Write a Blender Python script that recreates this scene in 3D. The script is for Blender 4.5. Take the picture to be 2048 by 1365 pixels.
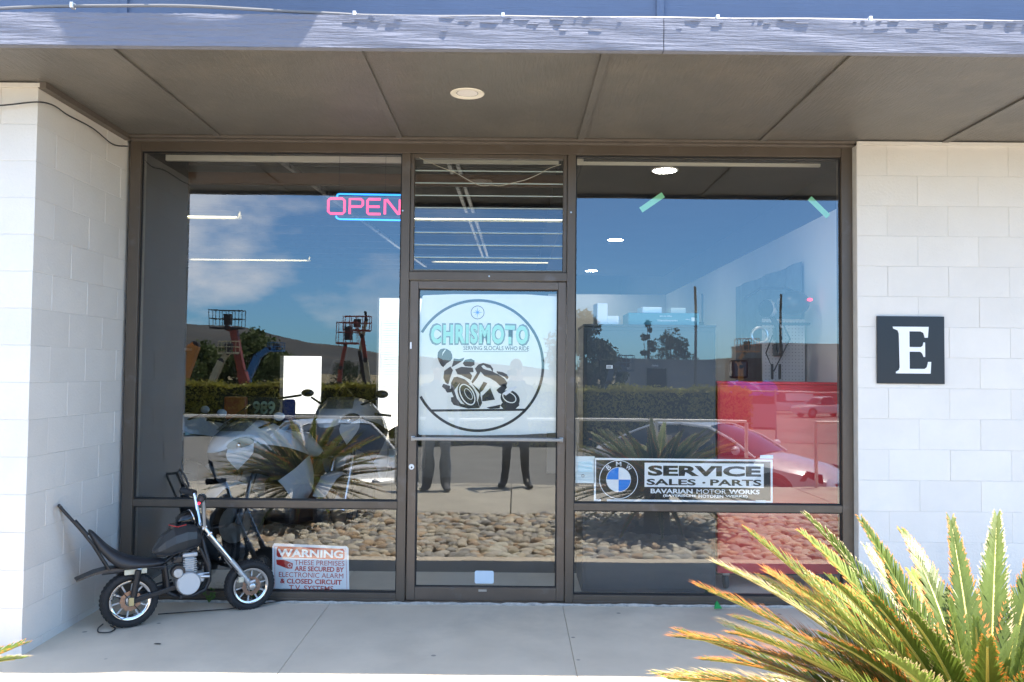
import bpy, math, random
from math import sin, cos, pi, radians, atan2, sqrt
from mathutils import Vector, Matrix
random.seed(7)
for o in list(bpy.data.objects): bpy.data.objects.remove(o)
S = bpy.context.scene
COL = S.collection

# ------------------------------------------------------------------ camera
CAM_D, CAM_H, CAM_F = 5.713, 1.5008, 1718.0
yaw, pitch, roll = -0.0003, 0.0368, 0.0095
f = Vector((sin(yaw)*cos(pitch), cos(yaw)*cos(pitch), sin(pitch)))
r0 = Vector((cos(yaw), -sin(yaw), 0)); u0 = r0.cross(f)
rv = cos(roll)*r0 + sin(roll)*u0; uv = -sin(roll)*r0 + cos(roll)*u0
cd = bpy.data.cameras.new('camera'); cam = bpy.data.objects.new('camera', cd); COL.objects.link(cam)
cam.matrix_world = Matrix(((rv.x, uv.x, -f.x, 0), (rv.y, uv.y, -f.y, -CAM_D), (rv.z, uv.z, -f.z, CAM_H), (0, 0, 0, 1)))
cd.sensor_width = 36; cd.lens = 36*CAM_F/2048; cd.clip_start = .05; cd.clip_end = 8000
S.camera = cam

# ------------------------------------------------------------------ light
SUN = Vector((.30, -.13, 1)).normalized()
EL = math.asin(SUN.z); AZ = atan2(SUN.x, SUN.y)
W = bpy.data.worlds.new("World"); S.world = W; W.use_nodes = True
nt = W.node_tree; nt.nodes.clear()
def N(nt, t, **k):
    n = nt.nodes.new(t)
    for a, b in k.items():
        if a in n.inputs: n.inputs[a].default_value = b
        else: setattr(n, a, b)
    return n
wo = N(nt, 'ShaderNodeOutputWorld'); bg = N(nt, 'ShaderNodeBackground'); bg.inputs['Strength'].default_value = .15
sky = N(nt, 'ShaderNodeTexSky'); sky.sky_type = 'NISHITA'; sky.sun_disc = False
sky.sun_elevation = EL; sky.sun_rotation = AZ; sky.air_density = 1.0; sky.dust_density = .35; sky.ozone_density = 2.2
tc = N(nt, 'ShaderNodeTexCoord')
mp = N(nt, 'ShaderNodeMapping'); mp.inputs['Scale'].default_value = (1, 1, 2.4); mp.inputs['Location'].default_value = (3.1, .6, .35)
nz = N(nt, 'ShaderNodeTexNoise', Scale=4.2, Detail=9.0, Roughness=.52)
cr = N(nt, 'ShaderNodeValToRGB'); cr.color_ramp.elements[0].position = .49; cr.color_ramp.elements[1].position = .60
# clouds thin out towards the right of the view (+x)
sx = N(nt, 'ShaderNodeSeparateXYZ'); mr = N(nt, 'ShaderNodeMapRange'); mr.inputs['From Min'].default_value = -.02; mr.inputs['From Max'].default_value = -.30
mul = N(nt, 'ShaderNodeMath', operation='MULTIPLY'); mul2 = N(nt, 'ShaderNodeMath', operation='MULTIPLY'); mul2.inputs[1].default_value = .75
mx = N(nt, 'ShaderNodeMix', data_type='RGBA'); mx.inputs['B'].default_value = (9.0, 9.2, 9.8, 1)
L = nt.links.new
zr = N(nt, 'ShaderNodeMapRange'); zr.inputs['From Min'].default_value = 0.0; zr.inputs['From Max'].default_value = .55
tm = N(nt, 'ShaderNodeMix', data_type='RGBA'); tm.inputs['A'].default_value = (.38, .76, 1.20, 1); tm.inputs['B'].default_value = (1.0, .97, .90, 1)
tint = N(nt, 'ShaderNodeVectorMath', operation='MULTIPLY')
# cumulus gather towards the horizon
zb = N(nt, 'ShaderNodeMapRange'); zb.inputs['From Min'].default_value = .24; zb.inputs['From Max'].default_value = .07; zb.inputs['To Min'].default_value = 0; zb.inputs['To Max'].default_value = .075
ad = N(nt, 'ShaderNodeMath', operation='ADD')
L(tc.outputs['Generated'], mp.inputs[0]); L(mp.outputs[0], nz.inputs['Vector']); L(nz.outputs['Fac'], ad.inputs[0]); L(zb.outputs[0], ad.inputs[1]); L(ad.outputs[0], cr.inputs[0])
L(sx.outputs['Z'], zr.inputs['Value']); L(sx.outputs['Z'], zb.inputs['Value']); L(zr.outputs[0], tm.inputs['Factor']); L(sky.outputs[0], tint.inputs[0]); L(tm.outputs['Result'], tint.inputs[1]); L(tc.outputs['Generated'], sx.inputs[0]); L(sx.outputs['X'], mr.inputs['Value'])
L(cr.outputs[0], mul.inputs[0]); L(mr.outputs[0], mul.inputs[1]); L(mul.outputs[0], mul2.inputs[0])
L(mul2.outputs[0], mx.inputs['Factor']); L(tint.outputs[0], mx.inputs['A']); L(mx.outputs['Result'], bg.inputs[0]); L(bg.outputs[0], wo.inputs[0])
sd = bpy.data.lights.new('sun', 'SUN'); sd.energy = 5.0; sd.angle = radians(.53); sd.color = (1, .91, .78)
so = bpy.data.objects.new('sun', sd); COL.objects.link(so); so.rotation_euler = SUN.to_track_quat('Z', 'Y').to_euler()
S.view_settings.view_transform = 'Standard'; S.view_settings.look = 'None'; S.view_settings.gamma = 1
S.view_settings.use_curve_mapping = False; S.view_settings.exposure = 1.7
S.cycles.max_bounces = 10; S.cycles.transparent_max_bounces = 24; S.cycles.sample_clamp_indirect = 6
S.cycles.caustics_reflective = False; S.cycles.caustics_refractive = False

# ------------------------------------------------------------------ helpers
def rgb(h):
    """sRGB 0-255 triple to linear"""
    return tuple(((c/255)/12.92 if c/255 <= .04045 else ((c/255+.055)/1.055)**2.4) for c in h)
MATS = {}
def mat(name, col, rough=.6, metal=0, var=.0, vscale=8, bump=0, bscale=40, bstretch=(1, 1, 1), spec=.5, emit=None, es=0, alpha=None,
        dirt=None, dscale=3, dthr=(.5, .7), sub=0, coat=0, bdetail=6, trans=0, objrand=0, bdist=.01, vstretch=(1,1,1), shift=False, spots=None):
    if name in MATS: return MATS[name]
    m = bpy.data.materials.new(name); m.use_nodes = True; t = m.node_tree; b = t.nodes['Principled BSDF']; l = t.links.new
    c = tuple(col)+(1,)
    b.inputs['Base Color'].default_value = c; b.inputs['Roughness'].default_value = rough; b.inputs['Metallic'].default_value = metal
    b.inputs['Specular IOR Level'].default_value = spec; b.inputs['Coat Weight'].default_value = coat
    class _C: pass
    tc = N(t, 'ShaderNodeTexCoord'); out = None
    if shift:
        oi_ = N(t, 'ShaderNodeObjectInfo'); va = N(t, 'ShaderNodeVectorMath', operation='MULTIPLY_ADD'); va.inputs[1].default_value = (3.7, 3.7, 3.7)
        l(oi_.outputs['Location'], va.inputs[0]); l(tc.outputs['Object'], va.inputs[2]); tc = _C(); tc.outputs = {'Object': va.outputs[0]}
    if var:
        mp = N(t, 'ShaderNodeMapping'); mp.inputs['Scale'].default_value = vstretch; l(tc.outputs['Object'], mp.inputs[0])
        n = N(t, 'ShaderNodeTexNoise', Scale=vscale, Detail=6.0, Roughness=.6); l(mp.outputs[0], n.inputs['Vector'])
        mr = N(t, 'ShaderNodeMapRange'); mr.inputs['From Min'].default_value = .3; mr.inputs['From Max'].default_value = .7
        mr.inputs['To Min'].default_value = 1-var; mr.inputs['To Max'].default_value = 1+var; l(n.outputs['Fac'], mr.inputs['Value'])
        v = N(t, 'ShaderNodeVectorMath', operation='SCALE'); v.inputs[0].default_value = c[:3]; l(mr.outputs[0], v.inputs['Scale']); out = v.outputs[0]
    if objrand:
        oi = N(t, 'ShaderNodeObjectInfo'); mr = N(t, 'ShaderNodeMapRange'); mr.inputs['To Min'].default_value = 1-objrand; mr.inputs['To Max'].default_value = 1+objrand
        l(oi.outputs['Random'], mr.inputs['Value']); v = N(t, 'ShaderNodeVectorMath', operation='SCALE')
        if out: l(out, v.inputs[0])
        else: v.inputs[0].default_value = c[:3]
        l(mr.outputs[0], v.inputs['Scale']); out = v.outputs[0]
    if dirt:
        n = N(t, 'ShaderNodeTexNoise', Scale=dscale, Detail=7.0, Roughness=.65); l(tc.outputs['Object'], n.inputs['Vector'])
        r = N(t, 'ShaderNodeMapRange'); r.inputs['From Min'].default_value = dthr[0]; r.inputs['From Max'].default_value = dthr[1]; l(n.outputs['Fac'], r.inputs['Value'])
        x = N(t, 'ShaderNodeMix', data_type='RGBA'); x.inputs['B'].default_value = tuple(dirt)+(1,)
        if out: l(out, x.inputs['A'])
        else: x.inputs['A'].default_value = c
        l(r.outputs[0], x.inputs['Factor']); out = x.outputs['Result']
    if spots:
        vo = N(t, 'ShaderNodeTexVoronoi', Scale=spots[1]); l(tc.outputs['Object'], vo.inputs['Vector']); r = N(t, 'ShaderNodeMapRange'); r.inputs['From Min'].default_value = .055; r.inputs['From Max'].default_value = .035; l(vo.outputs['Distance'], r.inputs['Value'])
        x = N(t, 'ShaderNodeMix', data_type='RGBA'); x.inputs['B'].default_value = tuple(spots[0])+(1,); l(out, x.inputs['A']) if out else None; l(r.outputs[0], x.inputs['Factor']); out = x.outputs['Result']
    if out: l(out, b.inputs['Base Color'])
    if bump:
        mp = N(t, 'ShaderNodeMapping'); mp.inputs['Scale'].default_value = bstretch; l(tc.outputs['Object'], mp.inputs[0])
        n = N(t, 'ShaderNodeTexNoise', Scale=bscale, Detail=float(bdetail), Roughness=.6); l(mp.outputs[0], n.inputs['Vector'])
        bp = N(t, 'ShaderNodeBump', Strength=bump, Distance=bdist); l(n.outputs['Fac'], bp.inputs['Height']); l(bp.outputs[0], b.inputs['Normal'])
    if emit: b.inputs['Emission Color'].default_value = tuple(emit)+(1,); b.inputs['Emission Strength'].default_value = es
    if sub or trans:
        if trans:
            tr = N(t, 'ShaderNodeBsdfTranslucent'); tr.inputs[0].default_value = c
            if out: l(out, tr.inputs[0])
            ms = N(t, 'ShaderNodeMixShader'); ms.inputs[0].default_value = trans
            l(b.outputs[0], ms.inputs[1]); l(tr.outputs[0], ms.inputs[2]); l(ms.outputs[0], t.nodes['Material Output'].inputs[0])
    MATS[name] = m; return m

def glass_mat(name, refl, tint, wav=.0012, wscale=1.3, rough=0.0):
    m = bpy.data.materials.new(name); m.use_nodes = True; t = m.node_tree; t.nodes.clear(); l = t.links.new
    o = N(t, 'ShaderNodeOutputMaterial'); ms = N(t, 'ShaderNodeMixShader'); tr = N(t, 'ShaderNodeBsdfTransparent'); gl = N(t, 'ShaderNodeBsdfGlossy')
    tr.inputs[0].default_value = tuple(tint)+(1,); gl.inputs['Roughness'].default_value = rough; gl.inputs['Color'].default_value = (.95, .98, 1, 1)
    lw_ = N(t, 'ShaderNodeLayerWeight'); lw_.inputs['Blend'].default_value = .5; fr = N(t, 'ShaderNodeMath', operation='POWER'); fr.inputs[1].default_value = 5.0; l(lw_.outputs['Facing'], fr.inputs[0])
    ma = N(t, 'ShaderNodeMath', operation='MULTIPLY_ADD'); ma.inputs[1].default_value = 1-refl; ma.inputs[2].default_value = refl; ma.use_clamp = True
    tc = N(t, 'ShaderNodeTexCoord'); n = N(t, 'ShaderNodeTexNoise', Scale=wscale, Detail=1.0)
    bp = N(t, 'ShaderNodeBump', Strength=1.0, Distance=wav); l(tc.outputs['Object'], n.inputs['Vector']); l(n.outputs['Fac'], bp.inputs['Height'])
    l(bp.outputs[0], gl.inputs['Normal']); l(fr.outputs[0], ma.inputs[0]); l(ma.outputs[0], ms.inputs[0]); l(tr.outputs[0], ms.inputs[1]); l(gl.outputs[0], ms.inputs[2]); l(ms.outputs[0], o.inputs[0])
    return m

class MB:
    def __init__(s): s.v = []; s.f = []
    def add(s, vs, fs):
        k = len(s.v); s.v += [tuple(v) for v in vs]; s.f += [tuple(i+k for i in q) for q in fs]; return s
    def box(s, x0, x1, y0, y1, z0, z1):
        return s.add([(x0,y0,z0),(x1,y0,z0),(x1,y1,z0),(x0,y1,z0),(x0,y0,z1),(x1,y0,z1),(x1,y1,z1),(x0,y1,z1)],
                     [(0,3,2,1),(4,5,6,7),(0,1,5,4),(1,2,6,5),(2,3,7,6),(3,0,4,7)])
    def obox(s, c, size, M=None):
        M = M or Matrix(); c = Vector(c); h = Vector(size)/2
        vs = [c + (M @ Vector((a*h.x, b*h.y, d*h.z))) for d in (-1,1) for a, b in ((-1,-1),(1,-1),(1,1),(-1,1))]
        return s.add(vs, [(0,3,2,1),(4,5,6,7),(0,1,5,4),(1,2,6,5),(2,3,7,6),(3,0,4,7)])
    def beam(s, p0, p1, w, h, up=(0,0,1)):
        p0, p1 = Vector(p0), Vector(p1); d = p1-p0; L_ = d.length; d.normalize(); u = Vector(up)
        if abs(d.dot(u)) > .98: u = Vector((1,0,0))
        sd_ = d.cross(u).normalized(); u = sd_.cross(d)
        vs = [p + a*sd_*w/2 + b*u*h/2 for p in (p0, p1) for a, b in ((-1,-1),(1,-1),(1,1),(-1,1))]
        return s.add(vs, [(0,3,2,1),(4,5,6,7),(0,1,5,4),(1,2,6,5),(2,3,7,6),(3,0,4,7)])
    def tube(s, pts, r, n=8, cap=True, flat=1.0):
        pts = [Vector(p) for p in pts]; m = len(pts); rs = r if isinstance(r, (list, tuple)) else [r]*m
        d0 = (pts[1]-pts[0]).normalized(); a = d0.orthogonal().normalized(); k = len(s.v)
        for i, p in enumerate(pts):
            d = (pts[min(i+1, m-1)]-pts[max(i-1, 0)]).normalized()
            a = (a - d*a.dot(d)).normalized(); b = d.cross(a)
            for j in range(n):
                t = 2*pi*j/n; s.v.append(tuple(p + rs[i]*(cos(t)*a + flat*sin(t)*b)))
        for i in range(m-1):
            for j in range(n): s.f.append((k+i*n+j, k+i*n+(j+1)%n, k+(i+1)*n+(j+1)%n, k+(i+1)*n+j))
        if cap: s.f.append(tuple(k+j for j in range(n))[::-1]); s.f.append(tuple(k+(m-1)*n+j for j in range(n)))
        return s
    def lathe(s, c, ax, prof, n=24, cap=True):
        """prof: list of (radius, offset along the axis)"""
        c = Vector(c); ax = Vector(ax).normalized(); a = ax.orthogonal().normalized(); b = ax.cross(a); k = len(s.v); m = len(prof)
        for (r, h) in prof:
            for j in range(n):
                t = 2*pi*j/n; s.v.append(tuple(c + ax*h + r*(cos(t)*a+sin(t)*b)))
        for i in range(m-1):
            for j in range(n): s.f.append((k+i*n+j, k+i*n+(j+1)%n, k+(i+1)*n+(j+1)%n, k+(i+1)*n+j))
        if cap: s.f.append(tuple(k+j for j in range(n))[::-1]); s.f.append(tuple(k+(m-1)*n+j for j in range(n)))
        return s
    def torus(s, c, ax, R, r, n=36, m=10, flat=1.0):
        c = Vector(c); ax = Vector(ax).normalized(); a = ax.orthogonal().normalized(); b = ax.cross(a); k = len(s.v)
        for i in range(n):
            t = 2*pi*i/n; e = cos(t)*a+sin(t)*b
            for j in range(m):
                p = 2*pi*j/m; s.v.append(tuple(c + e*(R+r*cos(p)) + ax*(r*flat*sin(p))))
        for i in range(n):
            for j in range(m): s.f.append((k+i*m+j, k+((i+1)%n)*m+j, k+((i+1)%n)*m+(j+1)%m, k+i*m+(j+1)%m))
        return s
    def ball(s, c, r, n=12, m=8, M=None):
        c = Vector(c); r = Vector(r) if hasattr(r, '__len__') else Vector((r, r, r)); k = len(s.v); M = M or Matrix()
        s.v.append(tuple(c + M@Vector((0,0,r.z))))
        for i in range(1, m):
            p = pi*i/m
            for j in range(n):
                t = 2*pi*j/n; s.v.append(tuple(c + M@Vector((r.x*sin(p)*cos(t), r.y*sin(p)*sin(t), r.z*cos(p)))))
        s.v.append(tuple(c + M@Vector((0,0,-r.z)))); e = len(s.v)-1
        for j in range(n):
            s.f.append((k, k+1+j, k+1+(j+1)%n)); s.f.append((e, e-n+(j+1)%n, e-n+j))
            for i in range(m-2): s.f.append((k+1+i*n+j, k+1+(i+1)*n+j, k+1+(i+1)*n+(j+1)%n, k+1+i*n+(j+1)%n))
        return s
    def prism(s, poly, y0, y1, fn=None):
        """poly in (x, z), extruded y0..y1"""
        fn = fn or (lambda x, y, z: (x, y, z)); n = len(poly)
        vs = [fn(x, y0, z) for x, z in poly]+[fn(x, y1, z) for x, z in poly]
        fs = [tuple(range(n)), tuple(range(2*n-1, n-1, -1))]+[(i, i+n, (i+1)%n+n, (i+1)%n) for i in range(n)]
        return s.add(vs, fs)
    def flat(s, poly, y): n = len(poly); return s.add([(x, y, z) for x, z in poly], [tuple(range(n))])
    def loft(s, rings, cap=True, closed=True):
        n = len(rings[0]); k = len(s.v)
        for r in rings: s.v += [tuple(p) for p in r]
        for i in range(len(rings)-1):
            for j in range(n if closed else n-1): s.f.append((k+i*n+j, k+i*n+(j+1)%n, k+(i+1)*n+(j+1)%n, k+(i+1)*n+j))
        if cap and closed: s.f.append(tuple(k+j for j in range(n))[::-1]); s.f.append(tuple(k+(len(rings)-1)*n+j for j in range(n)))
        return s
    def data(s, name, smooth=False):
        me = bpy.data.meshes.new(name); me.from_pydata(s.v, [], s.f); me.validate(); me.update()
        import bmesh
        bm = bmesh.new(); bm.from_mesh(me); bmesh.ops.recalc_face_normals(bm, faces=bm.faces); bm.to_mesh(me); bm.free()
        if smooth:
            for p in me.polygons: p.use_smooth = True
            me.set_sharp_from_angle(angle=radians(40))
        return me
    def build(s, name, m, parent=None, smooth=False, bevel=0, loc=None, sub=0, kind=None, label=None):
        me = s.data(name, smooth); me.materials.append(m); o = bpy.data.objects.new(name, me); COL.objects.link(o)
        if parent: o.parent = parent
        if loc: o.location = loc
        if bevel:
            b = o.modifiers.new('bevel', 'BEVEL'); b.width = bevel; b.segments = 2; b.limit_method = 'ANGLE'; b.angle_limit = radians(40)
        if sub:
            b = o.modifiers.new('sub', 'SUBSURF'); b.levels = b.render_levels = sub
        if kind: o['kind'] = kind
        if label: o['label'] = label
        return o
def inst(name, me, parent, loc, rot=None, scale=None):
    o = bpy.data.objects.new(name, me); COL.objects.link(o); o.parent = parent; o.location = loc
    if rot: o.rotation_euler = rot
    if scale: o.scale = scale
    return o
def smooth_path(p, k=8):
    p = [Vector(a) for a in p]; p = [p[0]*2-p[1]]+p+[p[-1]*2-p[-2]]; out = []
    for i in range(1, len(p)-2):
        a, b, c, d = p[i-1:i+3]
        for j in range(k):
            t = j/k; out.append(.5*((2*b)+(c-a)*t+(2*a-5*b+4*c-d)*t*t+(3*b-a-3*c+d)*t**3))
    return out+[p[-2]]
def thing(name, label, cat, loc=(0,0,0), rz=0, group=None, rot=None):
    o = bpy.data.objects.new(name, None); COL.objects.link(o); o.location = loc; o.rotation_euler = rot or (0, 0, rz); o.empty_display_size = .2
    o['label'] = label; o['category'] = cat
    if group: o['group'] = group
    return o
def tag(o, label, cat, group=None):
    o['label'] = label; o['category'] = cat
    if group: o['group'] = group
    return o
def copy_tree(o, parent=None):
    c = o.copy(); COL.objects.link(c); c.parent = parent
    for ch in list(o.children): copy_tree(ch, c)
    return c
def text(name, body, m, parent, cx, cz, w, h, y, bold=0.0, depth=.0006, rot=0, shear=0, space=1.0, warp=None):
    """flat lettering fitted to a box w x h centred at (cx, cz), facing -y"""
    cu = bpy.data.curves.new('t', 'FONT'); cu.body = body; cu.size = 1; cu.offset = bold; cu.space_character = space; cu.shear = shear; cu.resolution_u = 3
    ob = bpy.data.objects.new('t', cu); COL.objects.link(ob)
    dg = bpy.context.evaluated_depsgraph_get(); me = bpy.data.meshes.new_from_object(ob.evaluated_get(dg)); bpy.data.objects.remove(ob)
    xs = [v.co.x for v in me.vertices]; ys = [v.co.y for v in me.vertices]; x0, x1, y0, y1 = min(xs), max(xs), min(ys), max(ys)
    for v in me.vertices:
        a = (v.co.x-(x0+x1)/2)*w/(x1-x0); b = (v.co.y-(y0+y1)/2)*h/(y1-y0)
        if warp: a, b = warp(a, b)
        c_, s_ = cos(rot), sin(rot); a, b = a*c_-b*s_, a*s_+b*c_
        v.co = (cx+a, y, cz+b)
    me.name = name; me.materials.clear(); me.materials.append(m); o = bpy.data.objects.new(name, me); COL.objects.link(o); o.parent = parent
    return o
HZ = 745.0
def R_(px, py, d):
    """world position of a thing behind the camera whose mirror image in the window glass (plane y=.1) is seen at photo pixel px,py, d metres from the lens"""
    return Vector(((px-1024)*d/1700, 5.75-d, 1.5+(HZ+.0095*(px-1024)-py)*d/1700))
def I_(px, py, y):
    d = y+5.6
    return Vector(((px-1024)*d/1700, y, 1.5+(HZ+.0095*(px-1024)-py)*d/1700))

# ------------------------------------------------------------------ materials
M_WHITE = mat('white_block_paint', (.74, .705, .655), .55, var=.05, vscale=1.7, dirt=(.60,.57,.52), dscale=3, dthr=(.66,.9), shift=True, bump=.35, bscale=60, bdist=.006, objrand=.02)
M_JOINT = mat('painted_joint', (.68, .655, .61), .7, var=.08, vscale=9, bump=.3, bscale=90)
M_FRAME = mat('bronze_anodised_frame', (.105, .082, .062), .40, metal=.2, var=.12, vscale=5, vstretch=(1, 1, .3), dirt=(.16, .145, .14), dscale=6, dthr=(.58, .8))
M_DOOR = mat('bronze_door_frame', (.13, .10, .077), .38, metal=.25, var=.1, vscale=4, dirt=(.18, .165, .15), dscale=7, dthr=(.58, .85))
M_GASKET = mat('black_rubber', (.012, .012, .013), .6)
M_SOFFIT = mat('brown_soffit_paint', (.134, .126, .116), .42, var=.10, vscale=2.5, bump=.55, bscale=7, bstretch=(9, 1.1, 1), bdetail=8, bdist=.012, dirt=(.19, .17, .145), dscale=2, dthr=(.5, .8))
M_TRIM = mat('brown_trim_paint', (.125, .105, .088), .5, var=.12, vscale=6, bump=.4, bscale=30, bstretch=(.3, 1, 1), dirt=(.25, .23, .21), dscale=14, dthr=(.66, .75))
M_FASCIA = mat('peeling_blue_grey_paint', (.20, .215, .275), .85, spec=.15, var=.06, vscale=4, vstretch=(1,1,4), bump=.7, bscale=9, bstretch=(.45, 1, 7), bdetail=9, bdist=.035)
M_UPPER = mat('blue_wall_paint', (.13, .17, .26), .6, var=.06, vscale=3, bump=.3, bscale=20, bstretch=(.3, 1, 4))
M_SLAB = mat('porch_concrete', (.67, .59, .475), .8, var=.10, vscale=1.6, bump=.25, bscale=120, dirt=(.54, .48, .39), dscale=1.1, dthr=(.5, .72), bdist=.003, spots=((.30,.27,.23), 3.3))
M_WALK = mat('walkway_concrete', (.52, .48, .40), .85, var=.12, vscale=1.2, bump=.3, bscale=60, dirt=(.36, .33, .28), dscale=.9, dthr=(.5, .75))
M_LOT = mat('lot_asphalt', (.22, .215, .20), .9, var=.15, vscale=.4, bump=.3, bscale=40)
M_SOIL = mat('dry_soil', (.17, .13, .09), .95, var=.25, vscale=8, bump=.6, bscale=30)
M_FIELD = mat('dry_field', (.22, .18, .10), .95, var=.3, vscale=.02)
M_CHROME = mat('chrome', (.75, .75, .76), .12, metal=1)
M_STEEL = mat('brushed_steel', (.55, .55, .55), .3, metal=1, var=.1, vscale=20)
M_ALU = mat('cast_aluminium', (.5, .5, .5), .42, metal=.7, var=.12, vscale=30, bump=.3, bscale=150)
M_BLACKPL = mat('black_plastic', (.022, .022, .024), .35)
M_BLACKM = mat('matte_black_metal', (.018, .018, .02), .42, metal=.2)
M_SEAT = mat('black_vinyl_seat', (.024, .024, .027), .42, bump=.2, bscale=120)
M_TYRE = mat('tyre_rubber', (.016, .016, .017), .75, bump=.2, bscale=80)
M_WHITEPL = mat('white_gloss_plastic', (.78, .78, .77), .3)
M_PAPER = mat('frosted_vinyl', (.84, .85, .80), .65, var=.04, vscale=3, bump=.1, bscale=3, trans=.10)
M_INK = mat('dark_ink', (.016, .018, .02), .4)
M_WVINYL = mat('white_vinyl', (.74, .76, .78), .5)
M_RED = mat('red_ink', (.42, .012, .008), .5)
M_BLUE = mat('blue_ink', (.02, .20, .62), .5)

# ------------------------------------------------------------------ ground and paving
def structure(o): o['kind'] = 'structure'; return o
structure(MB().add([(-4000,-4000,-2.2),(4000,-4000,-2.2),(4000,4000,-2.2),(-4000,4000,-2.2)], [(0,1,2,3)]).build('ground', M_FIELD))
structure(MB().box(-60, 60, -29.4, -6.42, -2.6, -.82).build('parking_lot', M_LOT))
walk = structure(MB().box(-16, 16, -6.40, -3.88, -2.3, -.15).build('walkway', M_WALK))
for i in range(-8, 8):
    MB().box(i*2+.006, i*2+1.994, -6.395, -3.865, -.149, -.085).build('paving_panel', M_WALK, walk, bevel=.006)
porch = structure(MB().box(-12, 12, -1.37, .9, -.4, -.075).build('porch_slab', M_SLAB))
xs = [-.19-1.0-1.54*k for k in range(6, 0, -1)]+[-1.19+1.54*k for k in range(0, 8)]
for a, b in zip(xs[:-1], xs[1:]):
    m = MB(); g = .0010
    m.add([(a+g,-1.40,-.12),(b-g,-1.40,-.12),(b-g,.9,-.12),(a+g,.9,-.12),(a+g,-1.40,-.058),(b-g,-1.40,-.058),(b-g,.9,-.022),(a+g,.9,-.022)],
          [(0,3,2,1),(4,5,6,7),(0,1,5,4),(1,2,6,5),(2,3,7,6),(3,0,4,7)])
    m.build('concrete_panel', M_SLAB, porch, bevel=.004)
# weathered mortar lump along the bottom of the glazing
mm = MB(); random.seed(3)
x = -2.5
pts = []
while x < 2.4:
    pts.append((x, .028+random.uniform(-.006, .006), -.031)); x += .04
mm.tube(pts, [.006+random.random()*.009 for _ in pts], 6)
mm.build('mortar_bead', mat('pale_mortar', (.42, .40, .37), .9, var=.3, vscale=30), porch, smooth=True)

# gravel bed of river stones
bed = structure(MB().add([(-16,-3.87,-.16),(16,-3.87,-.16),(16,-1.36,-.16),(-16,-1.36,-.16)], [(0,1,2,3)]).build('gravel_bed', M_SOIL))
STONE_COLS = [(.42,.38,.31),(.36,.33,.28),(.47,.42,.33),(.30,.29,.27),(.40,.30,.20),(.24,.23,.22),(.50,.46,.39),(.33,.25,.18),(.44,.41,.36)]
stone_m = [mat('river_stone_%s' % n, tuple(min(.62, v*1.3) for v in c), .72, var=.22, vscale=14, bump=.2, bscale=30, shift=True) for n, c in zip(('sand','taupe','buff','grey','ochre','slate','cream','brown','ash'), STONE_COLS)]
def stone_verts(rx, ry, rz, n=10, m=7):
    b = MB().ball((0,0,0), (rx, ry, rz), n, m); k1, k2, k3 = [random.uniform(0, 6) for _ in range(3)]
    b.v = [(x*(1+.10*sin(9*y/ry*.3+k1)+.07*sin(14*z+k2)), y*(1+.12*sin(2.2*x/rx+k2)), z*(1+.10*sin(2*x/rx+k3)+.08*cos(2.4*y/ry+k1))) for x, y, z in b.v]
    return b
random.seed(11)
protos = []
for k in range(14):
    b = stone_verts(random.uniform(.048, .075), random.uniform(.036, .052), random.uniform(.024, .036))
    me = b.data('river_stone', True); me.materials.append(stone_m[k % 9]); protos.append((b, me))
cand = []
y = -1.44
while y > -3.84:
    x = -4.4+random.random()*.08
    while x < 4.6:
        cand.append((x+random.uniform(-.022, .022), y+random.uniform(-.022, .022))); x += random.uniform(.078, .112)
    y -= .072
def near_palm(x, y): return min((x-1.50)**2+(y+3.0)**2, (x+2.32)**2+(y+3.32)**2) < .36**2
cand = [c for c in cand if not near_palm(*c)]
cand.sort(key=lambda c: abs(c[0])*.9+abs(c[1]+1.4)*1.3)
rest = [MB() for _ in range(9)]
for i, (x, y) in enumerate(cand):
    b, me = random.choice(protos); s = random.uniform(.75, 1.3); rz = random.uniform(-.6, .6)+random.choice((0, pi)); tl = random.uniform(-.35, .35); z = random.uniform(-.128, -.088)
    if i < 300:
        k = random.choice(range(14)); o = inst('river_stone', protos[k][1], bed, (x, y, z), (tl, random.uniform(-.3,.3), rz), (s, s, s))
    else:
        Mx = Matrix.Translation((x, y, z)) @ Matrix.Rotation(rz, 4, 'Z') @ Matrix.Rotation(tl, 4, 'X') @ Matrix.Scale(s, 4)
        rest[random.randrange(9)].add([Mx @ Vector(v) for v in b.v], b.f)
allst = MB(); mi = []
for k, r in enumerate(rest):
    allst.add(r.v, r.f); mi += [k]*len(r.f)
me = bpy.data.meshes.new('river_stones'); me.from_pydata(allst.v, [], allst.f)
for k in range(9): me.materials.append(stone_m[k])
for p, k in zip(me.polygons, mi): p.material_index = k; p.use_smooth = True
o = bpy.data.objects.new('river_stones', me); COL.objects.link(o); o.parent = bed; o['kind'] = 'stuff'

# ------------------------------------------------------------------ block walls
BL, BH = .4064, .2032
def block_mesh(lx, ly, name='concrete_block'):
    g = .0013; me = MB().box(g, lx-g, 0, ly, g, BH-g).data(name); me.materials.append(M_WHITE); return me
def add_bevel(o, w=.0020):
    b = o.modifiers.new('bevel', 'BEVEL'); b.width = w; b.segments = 2; b.limit_method = 'ANGLE'
random.seed(5)
FULL = block_mesh(BL, .19); HALF = block_mesh(BL/2, .19)
ZT = 3.048
rw = thing('block_wall', 'white painted block wall right of the window, carrying the black letter plate', 'wall', (2.298, 0, 0))
MB().box(.0, 7.0, .0028, .32, -.3, 3.075).build('mortar', M_JOINT, rw)
for r in range(-1, 15):
    x = 0
    if r % 2 == 0: o = inst('concrete_block', HALF, rw, (0, random.uniform(-.0015, .001), r*BH)); add_bevel(o); x = BL/2
    while x < 4.6:
        o = inst('concrete_block', FULL, rw, (x, random.uniform(-.0015, .001), r*BH)); add_bevel(o); x += BL
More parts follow.
